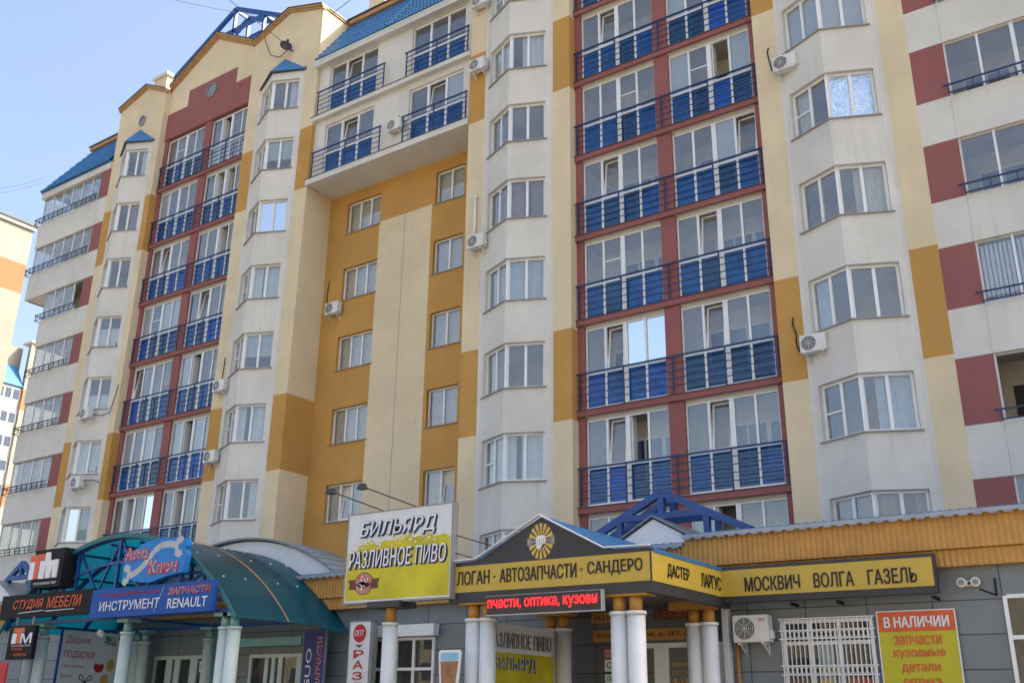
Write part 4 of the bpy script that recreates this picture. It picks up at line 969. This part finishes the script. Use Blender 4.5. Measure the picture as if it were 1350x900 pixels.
single('flag_bracket', b, 'small black angled bracket on the grey wall near the right window', 'bracket')

# ------------------------------------------------------------------ left vaulted porch
VP = thing('vaulted_porch', 'porch under a teal barrel vault with blue lattice arches and pale columns', 'porch', (-24.3, 18, 0))
VC, VA, VR = -24.3, 5.95, 6.71
va = arc_pts(VC, VA, VR, -5.1, 5.1, 36)
b = MB()
for (xa, za), (xb, zb_) in zip(va[:-1], va[1:]):
    for y0_, y1_ in ((16.3, 17.95), (17.95, 20.0)):
        b.face([(xa, y0_, za), (xb, y0_, zb_), (xb, y1_, zb_), (xa, y1_, za)], 'teal', True)
    b.solid([(xa, 16.24, za+.03), (xb, 16.24, zb_+.03), (xb, 16.24, zb_-.09), (xa, 16.24, za-.09)], [(xa, 16.3, za+.03), (xb, 16.3, zb_+.03), (xb, 16.3, zb_-.09), (xa, 16.3, za-.09)], 'teal_cap')
# flared lower edge past the wall on the right
xr, zr_ = va[-1]
b.face([(xr, 19.0, zr_), (xr, 20.0, zr_), (xr+.35, 19.95, zr_-.2), (xr+.1, 19.0, zr_-.06)], 'teal')
part('vault', b.build('vault', False), VP)
b = MB()
for (xa, za), (xb, zb_) in zip(va[20:-1], va[21:]): b.solid([(xa, 17.93, za+.012), (xb, 17.93, zb_+.012), (xb, 17.97, zb_+.012), (xa, 17.97, za+.012)], [(xa, 17.93, za+.03), (xb, 17.93, zb_+.03), (xb, 17.97, zb_+.03), (xa, 17.97, za+.03)], 'trim')
part('joint_strip', b, VP)
b = MB()
for yy in (16.7, 17.4, 18.5, 19.2, 19.8):
    for i in range(20, 36, 4):
        xa, za = va[i]; nx, nz = (xa-VC)/VR, (za-(VA-VR))/VR; b.cyl((xa, yy, za), (xa+nx*.03, yy, za+nz*.03), .028, .02, 'swhite', 8)
part('fixing_cap', b, VP)
def lattice(y, full=True):
    t = MB(); o1 = arc_pts(VC, VA-.06, VR-.06, -5.0, 5.0, 24); o2 = arc_pts(VC, VA-.72, VR+.2, -4.6, 4.6, 24)
    for a, c_ in zip(o1[:-1], o1[1:]): t.bar((a[0], y, a[1]), (c_[0], y, c_[1]), .08, 'blue_frame', .1)
    if full:
        for a, c_ in zip(o2[3:-4], o2[4:-3]): t.bar((a[0], y, a[1]), (c_[0], y, c_[1]), .06, 'blue_frame', .07)
        zc = lambda x: VA-VR+math.sqrt(VR*VR-(x-VC)**2)-.08
        t.bar((VC-4.1, y, 4.42), (VC+4.1, y, 4.42), .08, 'blue_frame', .1)
        for dx in (-3.6, -1.85, 0, 1.85, 3.6): t.bar((VC+dx, y, 4.42), (VC+dx, y, zc(VC+dx)), .085, 'blue_frame')
        for dx in (-3.6, -1.85, 0, 1.85):
            t.bar((VC+dx, y+.02, zc(VC+dx)), (VC+dx+1.0, y+.02, 4.45), .06, 'blue_frame'); t.bar((VC+dx+1.0, y+.03, 4.45), (VC+dx+1.8, y+.03, zc(VC+dx+1.8)), .06, 'blue_frame')
    part('lattice_arch', t, VP)
lattice(16.4); lattice(17.6, False); lattice(18.8, True); lattice(19.9, False)
b = MB()
for dx in (-4.2, -3.0, -1.7, -.5, .8, 2.0, 3.2, 4.2):
    z = VA-VR+math.sqrt(VR*VR-dx*dx)-.13; b.bar((VC+dx, 16.4, z-.06), (VC+dx, 19.95, z-.06), .06, 'blue_frame')
for y in (16.45, 19.5): b.box(-29.05, -19.55, y-.08, y+.08, 3.74, 3.82, 'blue_frame')
for x in (-29.0, -24.0, -19.66): b.box(x-.07, x+.07, 16.55, 19.4, 3.75, 3.815, 'blue_frame')
part('purlin', b, VP)
for x, y in ((-28.15, 16.6), (-27.63, 16.6), (-23.78, 16.6), (-19.92, 16.6), (-19.6, 16.6), (-27.2, 19.4), (-26.85, 19.4), (-23.9, 19.4)):
    column(VP, x, y, 3.42, 3.66, .16, 'col_green', 'cap_teal')
    b = MB(); b.box(x-.24, x+.24, y-.2, y+.2, 3.66, 3.74, 'cap_teal'); part('capital', b, VP)
b = MB(); b.disc((-25.5, 17.0, 3.5), (0, -.6, -.8), .11, 'swhite', 16, .1)
single('dome_lamp', b, 'small round white lamp under the teal vault before the shop door', 'lamp')

# signs on the vaulted porch
y = 16.1
t = thing('furniture_studio_sign', 'long black sign with orange slanted letters below the square cube sign', 'sign', (-27, y, 4))
b = MB(); b.box(-29.25, -24.84, y, y+.14, 3.89, 4.55, 'black'); part('panel', b, t)
b = MB(); b.text('СТУДИЯ', (-28.6, y-.003, 4.10), U, V, 1.5, .30, 'sorange', .012, .15); b.text('МЕБЕЛИ', (-26.9, y-.003, 4.12), U, V, 1.62, .30, 'sorange', .012, .15)
for pts in ([(-28.35, 4.02), (-27.1, 4.06), (-26.95, 4.08), (-28.2, 4.045)], [(-27.0, 4.03), (-25.6, 4.045), (-25.55, 4.06), (-26.9, 4.05)]): flat(b, pts, y-.005, 'swhite')
part('lettering', b, t)
t = thing('tool_shop_sign', 'long blue sign with white and red letters on the vaulted porch', 'sign', (-22.3, y, 4))
b = MB(); b.box(-24.83, -19.92, y, y+.14, 3.76, 4.50, 'sblue'); part('panel', b, t)
b = MB(); b.text('ПРОФЕССИОНАЛЬНЫЙ', (-24.4, y-.003, 4.29), U, V, 2.45, .09, 'sred', .004); b.text('ИНСТРУМЕНТ', (-24.42, y-.003, 3.92), U, V, 2.5, .25, 'swhite', .012, .0)
for m, bo, l in (('swhite', .045, .003), ('sred', .012, .012)): b.text('ЗАПЧАСТИ', (-21.62, y, 4.20), U, V, 1.62, .2, m, bo, .12, l)
b.text('RENAULT', (-21.6, y-.003, 3.88), U, V, 1.52, .24, 'swhite', .015, .05); flat(b, [(-22.12, 3.82), (-22.1, 3.82), (-21.8, 4.45), (-21.82, 4.45)], y-.004, 'silver')
part('lettering', b, t)
t = thing('cube_sign', 'black box sign with big orange and white letters at the left end', 'sign', (-27, y, 5))
b = MB(); b.box(-27.75, -26.3, y-.1, y+.42, 4.68, 5.74, 'black'); part('box', b, t)
b = MB(); yy = y-.16
b.elev([(-27.86, 5.42), (-27.86, 5.60), (-27.12, 5.62), (-27.12, 5.44), (-27.34, 5.44), (-27.34, 4.93), (-27.58, 4.92), (-27.58, 5.42)], yy, y-.1, 'sorange')
b.elev([(-27.84, 4.92), (-27.84, 5.41), (-27.6, 5.41), (-27.6, 4.92)], yy, y-.1, 'swhite')
b.elev([(-27.33, 4.92), (-27.33, 5.42), (-27.11, 5.42), (-27.11, 5.64), (-26.95, 5.64), (-26.9, 5.40), (-26.5, 5.42), (-26.5, 4.92), (-26.66, 4.92), (-26.7, 5.3), (-26.78, 4.92), (-26.98, 4.92), (-27.03, 5.3), (-27.08, 4.92)], yy, y-.1, 'swhite')
b.text('ТЕХНОМАСТЕР', (-27.6, y-.104, 4.76), U, V, 1.12, .07, 'swhite', .004)
part('lettering', b, t)
t = thing('cut_out_sign', 'light blue shaped sign with a silver spanner and red words', 'sign', (-22.3, y, 5))
y = 15.95
ol = [(-23.45, 5.34), (-23.0, 5.42), (-22.6, 5.58), (-22.1, 5.64), (-21.4, 5.60), (-20.98, 5.56), (-20.92, 5.36), (-20.98, 5.30), (-20.9, 5.15), (-20.92, 5.0), (-20.98, 4.72), (-21.6, 4.66), (-22.2, 4.54), (-22.6, 4.56), (-23.1, 4.66), (-23.35, 4.6), (-23.42, 4.8), (-23.38, 5.05)]
b = MB(); b.elev(ol, y, y+.16, 'skyblue'); part('panel', b, t)
b = MB(); pa = []
ctr = [(-23.2, 4.74), (-22.9, 4.80), (-22.65, 4.92), (-22.4, 5.12), (-22.2, 5.32), (-21.95, 5.44), (-21.6, 5.46), (-21.3, 5.40)]
for (xa, za), (xb, zb_) in zip(ctr[:-1], ctr[1:]):
    d_ = Vector((xb-xa, zb_-za)).normalized()*.085
    flat(b, [(xa-d_.y, za+d_.x), (xb-d_.y, zb_+d_.x), (xb+d_.y, zb_-d_.x), (xa+d_.y, za-d_.x)], y-.004, 'silver')
for hx, hz, sg in ((-23.2, 4.78, -1), (-21.25, 5.36, 1)):
    for zz in (1, -1):
        flat(b, [(hx-sg*.12, hz), (hx-sg*.1, hz+zz*.2), (hx+sg*.06, hz+zz*.28), (hx+sg*.2, hz+zz*.2), (hx+sg*.14, hz+zz*.09), (hx+sg*.02, hz+zz*.07), (hx+sg*.0, hz)], y-.005, 'silver')
part('spanner_emblem', b.build('spanner_emblem', False), t)
b = MB()
for m, bo, l in (('swhite', .06, .007), ('sred', .018, .018)):
    b.text('Авто', (-23.42, y, 5.12), U, V, 1.02, .36, m, bo, .08, l); b.text('Ключ', (-22.36, y, 4.72), U, V, 1.2, .38, m, bo, .08, l)
part('lettering', b, t)
b = MB()
for x in (-22.9, -21.3): b.box(x-.03, x+.03, y+.16, y+.22, 4.2, 5.4, 'blue_frame')
part('support', b, t)
y = 15.9
t = thing('hanging_sign', 'small black square sign hung below the black furniture sign', 'sign', (-27.6, y, 3))
b = MB(); b.box(-28.2, -26.95, y, y+.12, 2.76, 3.66, 'black'); part('panel', b, t)
b = MB(); b.elev([(-27.98, 3.48), (-27.98, 3.60), (-27.45, 3.60), (-27.45, 3.48), (-27.6, 3.48), (-27.6, 3.18), (-27.78, 3.18), (-27.78, 3.48)], y-.01, y, 'sorange'); b.elev([(-28.02, 3.18), (-28.02, 3.46), (-27.8, 3.46), (-27.8, 3.18)], y-.01, y, 'swhite')
b.text('м', (-27.58, y-.003, 3.18), U, V, .55, .28, 'swhite', .02); b.text('ТЕХНОМАСТЕР', (-28.0, y-.003, 3.10), U, V, .95, .05, 'swhite'); b.text('студия', (-27.95, y-.003, 2.98), U, V, .55, .09, 'sorange', .006); b.text('мебели', (-27.8, y-.003, 2.85), U, V, .62, .09, 'sorange', .006)
part('lettering', b, t)
b = MB()
for x in (-28.0, -27.2): b.box(x-.02, x+.02, y+.04, y+.08, 3.66, 3.9, 'beam')
part('hanger', b, t)
# gift poster facing the porch
t = thing('gift_poster', 'pale poster with dark red words, baubles and a gift between columns', 'poster', (-28.3, 18.6, 1))
X = -28.3; b = MB(); b.box(X-.04, X, 17.6, 19.55, .6, 3.68, 'swhite'); part('panel', b, t)
b = MB(); b.box(X-.05, X+.01, 17.54, 17.6, .6, 3.70, 'sblue'); part('frame', b, t)
b = MB(); XX = X+.003
b.text('Дарим', (XX, 17.72, 3.28), U2, V, .78, .26, 'sred'); b.text('подарки', (XX, 17.72, 2.86), U2, V, 1.0, .26, 'sred'); b.text('При заказе!', (XX, 17.72, 2.62), U2, V, .7, .12, 'sred'); b.text('Всем!', (XX, 17.72, 2.36), U2, V, .35, .1, 'sred'); part('lettering', b, t)
b = MB()
def dot(cy, cz, ry, rz, m, l=.004, n=20): b.face([(X+l, cy+ry*math.cos(2*math.pi*i/n), cz+rz*math.sin(2*math.pi*i/n)) for i in range(n)], m)
dot(18.93, 2.70, .17, .17, 'sred'); dot(18.93, 2.82, .12, .06, 'swhite', .006); dot(19.32, 2.75, .14, .18, 'gold'); dot(19.18, 2.32, .14, .17, 'gold')
b.face([(X+.004, 18.3, 2.0), (X+.004, 18.78, 2.0), (X+.004, 18.78, 2.22), (X+.004, 18.3, 2.22)], 'sred'); b.face([(X+.006, 18.5, 2.0), (X+.006, 18.57, 2.0), (X+.006, 18.57, 2.26), (X+.006, 18.5, 2.26)], 'ink')
for s in (-1, 1): b.tube([(X+.01, 18.53, 2.24), (X+.01, 18.53+s*.1, 2.42), (X+.01, 18.53+s*.19, 2.46), (X+.01, 18.53+s*.2, 2.34), (X+.01, 18.53, 2.24)], .012, 'ink', 6)
for i in range(40):
    a = random.random(); yy = 19.0+a*.55; zz = 3.62-random.random()*.28*(1-abs(a-.5)); b.tube([(X+.006, yy, zz), (X+.006, yy+random.uniform(-.08, .08), zz-random.uniform(.05, .13))], .008, 'fir', 4)
part('print', b.build('print', False), t)
# banners and stands near the left porch
t = thing('vertical_banner', 'tall navy banner with letters turned sideways beside the vaulted porch', 'banner', (-19.8, 19.5, 0)); y = 19.5
b = MB(); b.box(-20.2, -19.42, y, y+.05, .7, 3.52, 'navy'); part('panel', b, t)
b = MB(); b.box(-20.24, -20.2, y-.01, y+.06, .7, 3.54, 'beam'); b.box(-19.42, -19.39, y-.01, y+.06, .7, 3.54, 'beam'); part('frame', b, t)
b = MB(); b.text('LSUO', (-19.88, y-.003, 1.9), (0, 0, 1), (-1, 0, 0), 1.18, .2, 'swhite', .01); b.text('ЗАПЧАСТИ', (-19.5, y-.003, 2.12), (0, 0, 1), (-1, 0, 0), 1.25, .2, 'swhite', .03, 0, .003); b.text('ЗАПЧАСТИ', (-19.5, y-.003, 2.12), (0, 0, 1), (-1, 0, 0), 1.25, .2, 'sred', .005, 0, .013); part('lettering', b, t)
t = thing('vertical_sign', 'tall white box sign with stacked red letters left of the billboard post', 'sign', (-18.2, 19.5, 0)); y = 19.35
b = MB(); b.box(-18.42, -17.72, y, y+.14, .6, 3.68, 'swhite'); part('panel', b, t)
b = MB()
for a, c_, d_, e in ((-18.45, -18.42, .6, 3.7), (-17.72, -17.62, .6, 3.7), (-18.45, -17.62, 3.68, 3.72)): b.box(a, c_, y-.01, y+.15, d_, e, 'beam')
part('frame', b, t)
b = MB(); b.disc((-18.08, y-.006, 3.4), (0, -1, 0), .22, 'sred', 24, .004); b.text('опт', (-18.24, y-.012, 3.33), U, V, .32, .15, 'swhite', 0, .2)
flat(b, [(-18.22, 3.12), (-17.94, 3.12), (-18.08, 3.05)], y-.004, 'brown')
for i, ch in enumerate('РАЗЛИВНОЕ'): b.text(ch, (-18.25, y-.003, 2.80-i*.26), U, V, .34, .2, 'sred', .03)
part('lettering', b, t)
t = thing('red_stand', 'dark red board with yellow letters at the bottom left corner', 'board', (-28.6, 15.5, 0)); y = 15.5
b = MB(); b.box(-29.6, -27.35, y, y+.06, .5, 2.66, 'sred'); part('panel', b, t)
b = MB(); b.text('МЕБ', (-28.4, y-.003, 2.38), U, V, .75, .2, 'gold', .01); b.text('ЕЛЬ О', (-28.6, y-.003, 2.1), U, V, .95, .2, 'gold', .01); part('lettering', b, t)
b = MB(); b.box(-28.5, -28.4, y+.06, y+.12, .13, 2.5, 'beam'); part('stand', b, t)

# ------------------------------------------------------------------ air conditioners
def ac_meshes(wd=.80, ht=.56, dp=.30):
    a = MB(); a.box(-wd/2, wd/2, -dp, 0, 0, ht, 'ac'); a.box(wd/2, wd/2+.06, -dp*.7, -dp*.2, .06, .24, 'ac')
    me = a.build('casing'); bm = bmesh.new(); bm.from_mesh(me); bmesh.ops.bevel(bm, geom=bm.edges[:], offset=.015, segments=2, affect='EDGES'); bm.to_mesh(me); bm.free()
    g_ = MB(); c_ = (-wd*.16, -dp-.004, ht/2); g_.disc((c_[0], -dp+.0, c_[2]), (0, -1, 0), ht*.40, 'acdark', 28, .006)
    for rr_ in (.1, .18, .26, .34, .41):
        n = 24
        for i in range(n): a0, a1 = 2*math.pi*i/n, 2*math.pi*(i+1)/n; g_.bar((c_[0]+ht*rr_*math.cos(a0), -dp-.012, c_[2]+ht*rr_*math.sin(a0)), (c_[0]+ht*rr_*math.cos(a1), -dp-.012, c_[2]+ht*rr_*math.sin(a1)), .008, 'ac')
    for i in range(8): a0 = math.pi*i/4; g_.bar((c_[0], -dp-.012, c_[2]), (c_[0]+ht*.41*math.cos(a0), -dp-.012, c_[2]+ht*.41*math.sin(a0)), .008, 'ac')
    k = MB(); k.bar((0, .1, -.03), (0, -dp-.03, -.03), .04, 'ac'); k.bar((0, .08, -.24), (0, -dp*.8, -.04), .03, 'ac'); k.bar((0, .09, 0), (0, .09, -.26), .03, 'ac')
    return me, g_.build('fan_grille'), k.build('bracket')
ACM = ac_meshes()
def ac(loc, label, pipe=None, sc=.88):
    t = thing('air_conditioner', label, 'air conditioner', loc, 'outdoor air conditioner units'); t.scale = (sc, sc, sc)
    lpart('casing', ACM[0], t); lpart('fan_grille', ACM[1], t); lpart('bracket', ACM[2], t, (-.26, 0, 0)); lpart('bracket', ACM[2], t, (.26, 0, 0))
    if pipe:
        b = MB(); b.tube([Vector(p) for p in pipe], .022, 'cable', 8); lpart('pipe', b, t)
    return t
ac((-7.62, 25.1, 10.62), 'white air conditioner on ochre square beside the right bay, cable looping up', [(-.4, .02, .12), (-.55, .07, .2), (-.62, .08, .5), (-.6, .08, .8), (-.68, .08, 1.1), (-.66, .08, 1.35)])
ac((-7.66, 25.1, 19.50), 'white air conditioner high on the right bay under its window near the top edge', [(-.4, .02, .15), (-.55, .07, .35), (-.62, .08, .8), (-.66, .08, 1.15), (-.6, .08, 1.3)])
ac((-19.15, 25.1, 24.02), 'white air conditioner on ochre square beside the white balcony block', None)
ac((-19.15, 25.1, 26.95), 'white air conditioner cut by the top edge above the balcony block', None)
ac((-18.98, 25.1, 16.66), 'white air conditioner below the white drain pipe on the beige pilaster', None)
ac((-23.35, 25.3, 23.0), 'white air conditioner on the white balcony wall between two balconies', [(-.1, .0, .55), (-.05, .03, .75), (.05, .04, .9)])
ac((-27.3, 26.58, 16.5), 'white air conditioner on ochre recessed wall under a stair window', [(-.4, .0, .3), (-.62, .05, .5), (-.7, .06, 1.2), (-.62, .07, 1.9)])
ac((-31.9, 25.1, 13.62), 'small white air conditioner on beige pilaster left of the second bay, pipe above', [(-.2, .06, .5), (-.22, .08, 1.0), (-.18, .08, 1.8)], .85)
ac((-31.95, 25.1, 10.68), 'small white air conditioner on ochre square left of the second bay', None, .85)
ac((-40.55, 24.72, 13.68), 'white air conditioner under the left bay window with a long cable curling right', [(.4, -.1, .2), (.8, .2, .15), (1.15, .4, .3), (1.3, .42, .8), (1.45, .43, 1.4), (1.5, .43, 1.75)])
ac((-40.35, 24.72, 10.5), 'white air conditioner under the left bay window, lower of the two there', [(.4, -.1, .35), (.7, .2, .42), (1.0, .4, .3)])
t_ac = ac((-7.83, 19.93, 2.95), 'white air conditioner at street level between downpipe and barred window', None, .93)
b = MB(); b.text('DC', (.2, -.303, .42), U, V, .14, .07, 'sred', .02); lpart('badge', b, t_ac)

# drain pipe, dish, wires
b = MB(); b.cyl((-19.22, 25.12, 17.1), (-19.22, 25.12, 18.75), .05, .05, 'pvc', 10); b.cyl((-19.22, 25.12, 18.72), (-19.22, 25.12, 18.85), .065, .065, 'pvc', 10)
single('drain_pipe', b, 'short white plastic drain pipe above an air conditioner on the beige pilaster', 'pipe')
t = thing('satellite_dish', 'dark satellite dish on the beige gable above the blue bay cap', 'dish', (-29.9, 25.0, 29.75))
b = MB(); c_ = Vector((-29.95, 24.8, 29.55)); nn = Vector((.85, -.5, .15)).normalized(); a_ = nn.orthogonal().normalized(); b_2 = nn.cross(a_); prev = None; n = 24
for j in range(5):
    rr_ = .28*j/4; ring = [c_+nn*(-.10+.10*(j/4)**2)+a_*rr_*math.cos(2*math.pi*i/n)+b_2*rr_*math.sin(2*math.pi*i/n) for i in range(n)]
    if prev:
        for i in range(n): b.face([prev[i], prev[(i+1) % n], ring[(i+1) % n], ring[i]], 'lamp', True)
    prev = ring
part('dish', b.build('dish', False), t)
b = MB(); b.bar(c_-nn*.1, (-29.95, 25.2, 29.5), .05, 'lamp'); b.bar(c_-b_2*.26, c_+nn*.3, .02, 'lamp'); b.box(*[v for v in (c_.x+nn.x*.35-.04, c_.x+nn.x*.35+.04, c_.y+nn.y*.35-.04, c_.y+nn.y*.35+.04, c_.z+nn.z*.35-.04, c_.z+nn.z*.35+.04)], 'lamp'); part('mount', b, t)
def wire(pts, label, r=.013, sag=0, name='overhead_wire'):
    b = MB(); p0, p1 = Vector(pts[0]), Vector(pts[-1]); path = []
    if len(pts) == 2:
        for i in range(17): q = i/16; path.append(p0.lerp(p1, q)-Vector((0, 0, sag*4*q*(1-q))))
    else: path = [Vector(p) for p in pts]
    b.tube(path, r, 'cable', 6); single(name, b, label, 'wire')
wire([(-29.95, 24.8, 29.6), (-32.3, 20.5, 32.2), (-34.5, 16, 35.0)], 'thin wire rising from the satellite dish to the top edge', .014)
wire([(-30.0, 25.0, 29.5), (-30.6, 25.05, 29.35), (-31.3, 25.1, 29.75), (-31.7, 25.1, 30.5), (-31.9, 25.1, 31.0)], 'black wire looping from the satellite dish onto the parapet', .018)
wire([(-35.9, 26.3, 35.0), (-27.0, 12.0, 23.5)], 'long thin wire crossing the sky left of the roof truss', .014, .15)
wire([(-28.1, 25.2, 30.4), (-15.9, 18.0, 23.4)], 'thin wire slanting above the mansard roof beside the lit gable side', .014, .1)
wire([(-48.9, 25.0, 28.9), (-33.0, 15.0, 18.6)], 'upper thin wire leaving the left roof corner', .006, .1)
wire([(-48.9, 25.0, 28.6), (-32.0, 14.0, 17.6)], 'lower thin wire leaving the left roof corner', .006, .15)
# ------------------------------------------------------------------ unseen house across the yard, added for warm bounce light and pane reflections
O = thing('added_opposite_house', 'long beige house across the yard, unseen, added for bounce light and reflections', 'building', (-25, -48, 0))
b = MB(); b.box(-95, 45, -62, -48, 0, 17, 'tower_cream'); b.box(-95.3, 45.3, -62.3, -47.7, 17, 17.4, 'white'); part('wall', b, O)
b = MB(); b.box(0, 3.2, 0, .06, 0, 1.6, 'navyglass'); wm = b.build('window')
for k in range(5):
    for i in range(20): part('window', wm, O, at=(-93+i*6.8, -48, 1.4+k*3.2))
# ------------------------------------------------------------------ distant buildings
T = thing('neighbour_building', 'sunlit cream end wall with an orange band at the far left edge', 'building', (-60, 20, 0))
b = MB(); X = -60
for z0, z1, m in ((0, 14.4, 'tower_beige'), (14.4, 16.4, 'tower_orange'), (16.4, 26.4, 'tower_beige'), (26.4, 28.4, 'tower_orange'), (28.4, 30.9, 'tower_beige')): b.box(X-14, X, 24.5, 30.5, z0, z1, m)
part('wall', b, T)
b = MB(); b.box(X-14.2, X+.15, 24.3, 30.6, 30.9, 31.15, 'white'); b.box(X-14.3, X+.25, 24.2, 30.7, 31.15, 31.28, 'capping'); part('parapet', b, T)
T2 = thing('distant_building', 'far white apartment tower with rows of windows behind the cream one', 'building', (-119, 62, 0))
X = -119; b = MB(); b.box(X-14, X, 50, 63.0, 0, 39.0, 'white'); b.box(X-14, X-1.6, 50, 63.0, 39.0, 44.4, 'tower_beige'); part('wall', b, T2)
b = MB(); b.box(X-.05, X+.4, 62.95, 63.7, 0, 44.6, 'tower_beige')
for z0 in (24.0, 36.0): b.box(X-.05, X+.42, 62.94, 63.72, z0, z0+2.6, 'tower_orange')
b.box(X-1.6, X+.3, 63.7, 76, 0, 44.9, 'tower_beige'); part('pilaster', b, T2)
b = MB(); b.box(X-1.7, X+.5, 62.9, 76, 44.9, 45.15, 'white'); part('parapet', b, T2)
b = MB(); b.solid([(X+.35, 59.5, 38.9), (X+.35, 62.9, 38.9), (X-1.5, 62.6, 41.9), (X-1.5, 60.4, 41.9)], [(X, 59.5, 38.8), (X, 62.9, 38.8), (X-1.6, 62.6, 41.8), (X-1.6, 60.4, 41.8)], 'roofplain'); part('roof', b, T2)
for k in range(12):
    z = 37.1-k*3.0
    b = MB(); p = MB()
    b.box(X, X+.06, 59.8, 62.85, z, z+1.5, 'pvc')
    for yy in (59.9, 60.9, 61.9): p.box(X+.06, X+.075, yy, yy+.82, z+.1, z+1.4, 'navyglass')
    wo = part('window', b, T2); part('pane', p, wo)
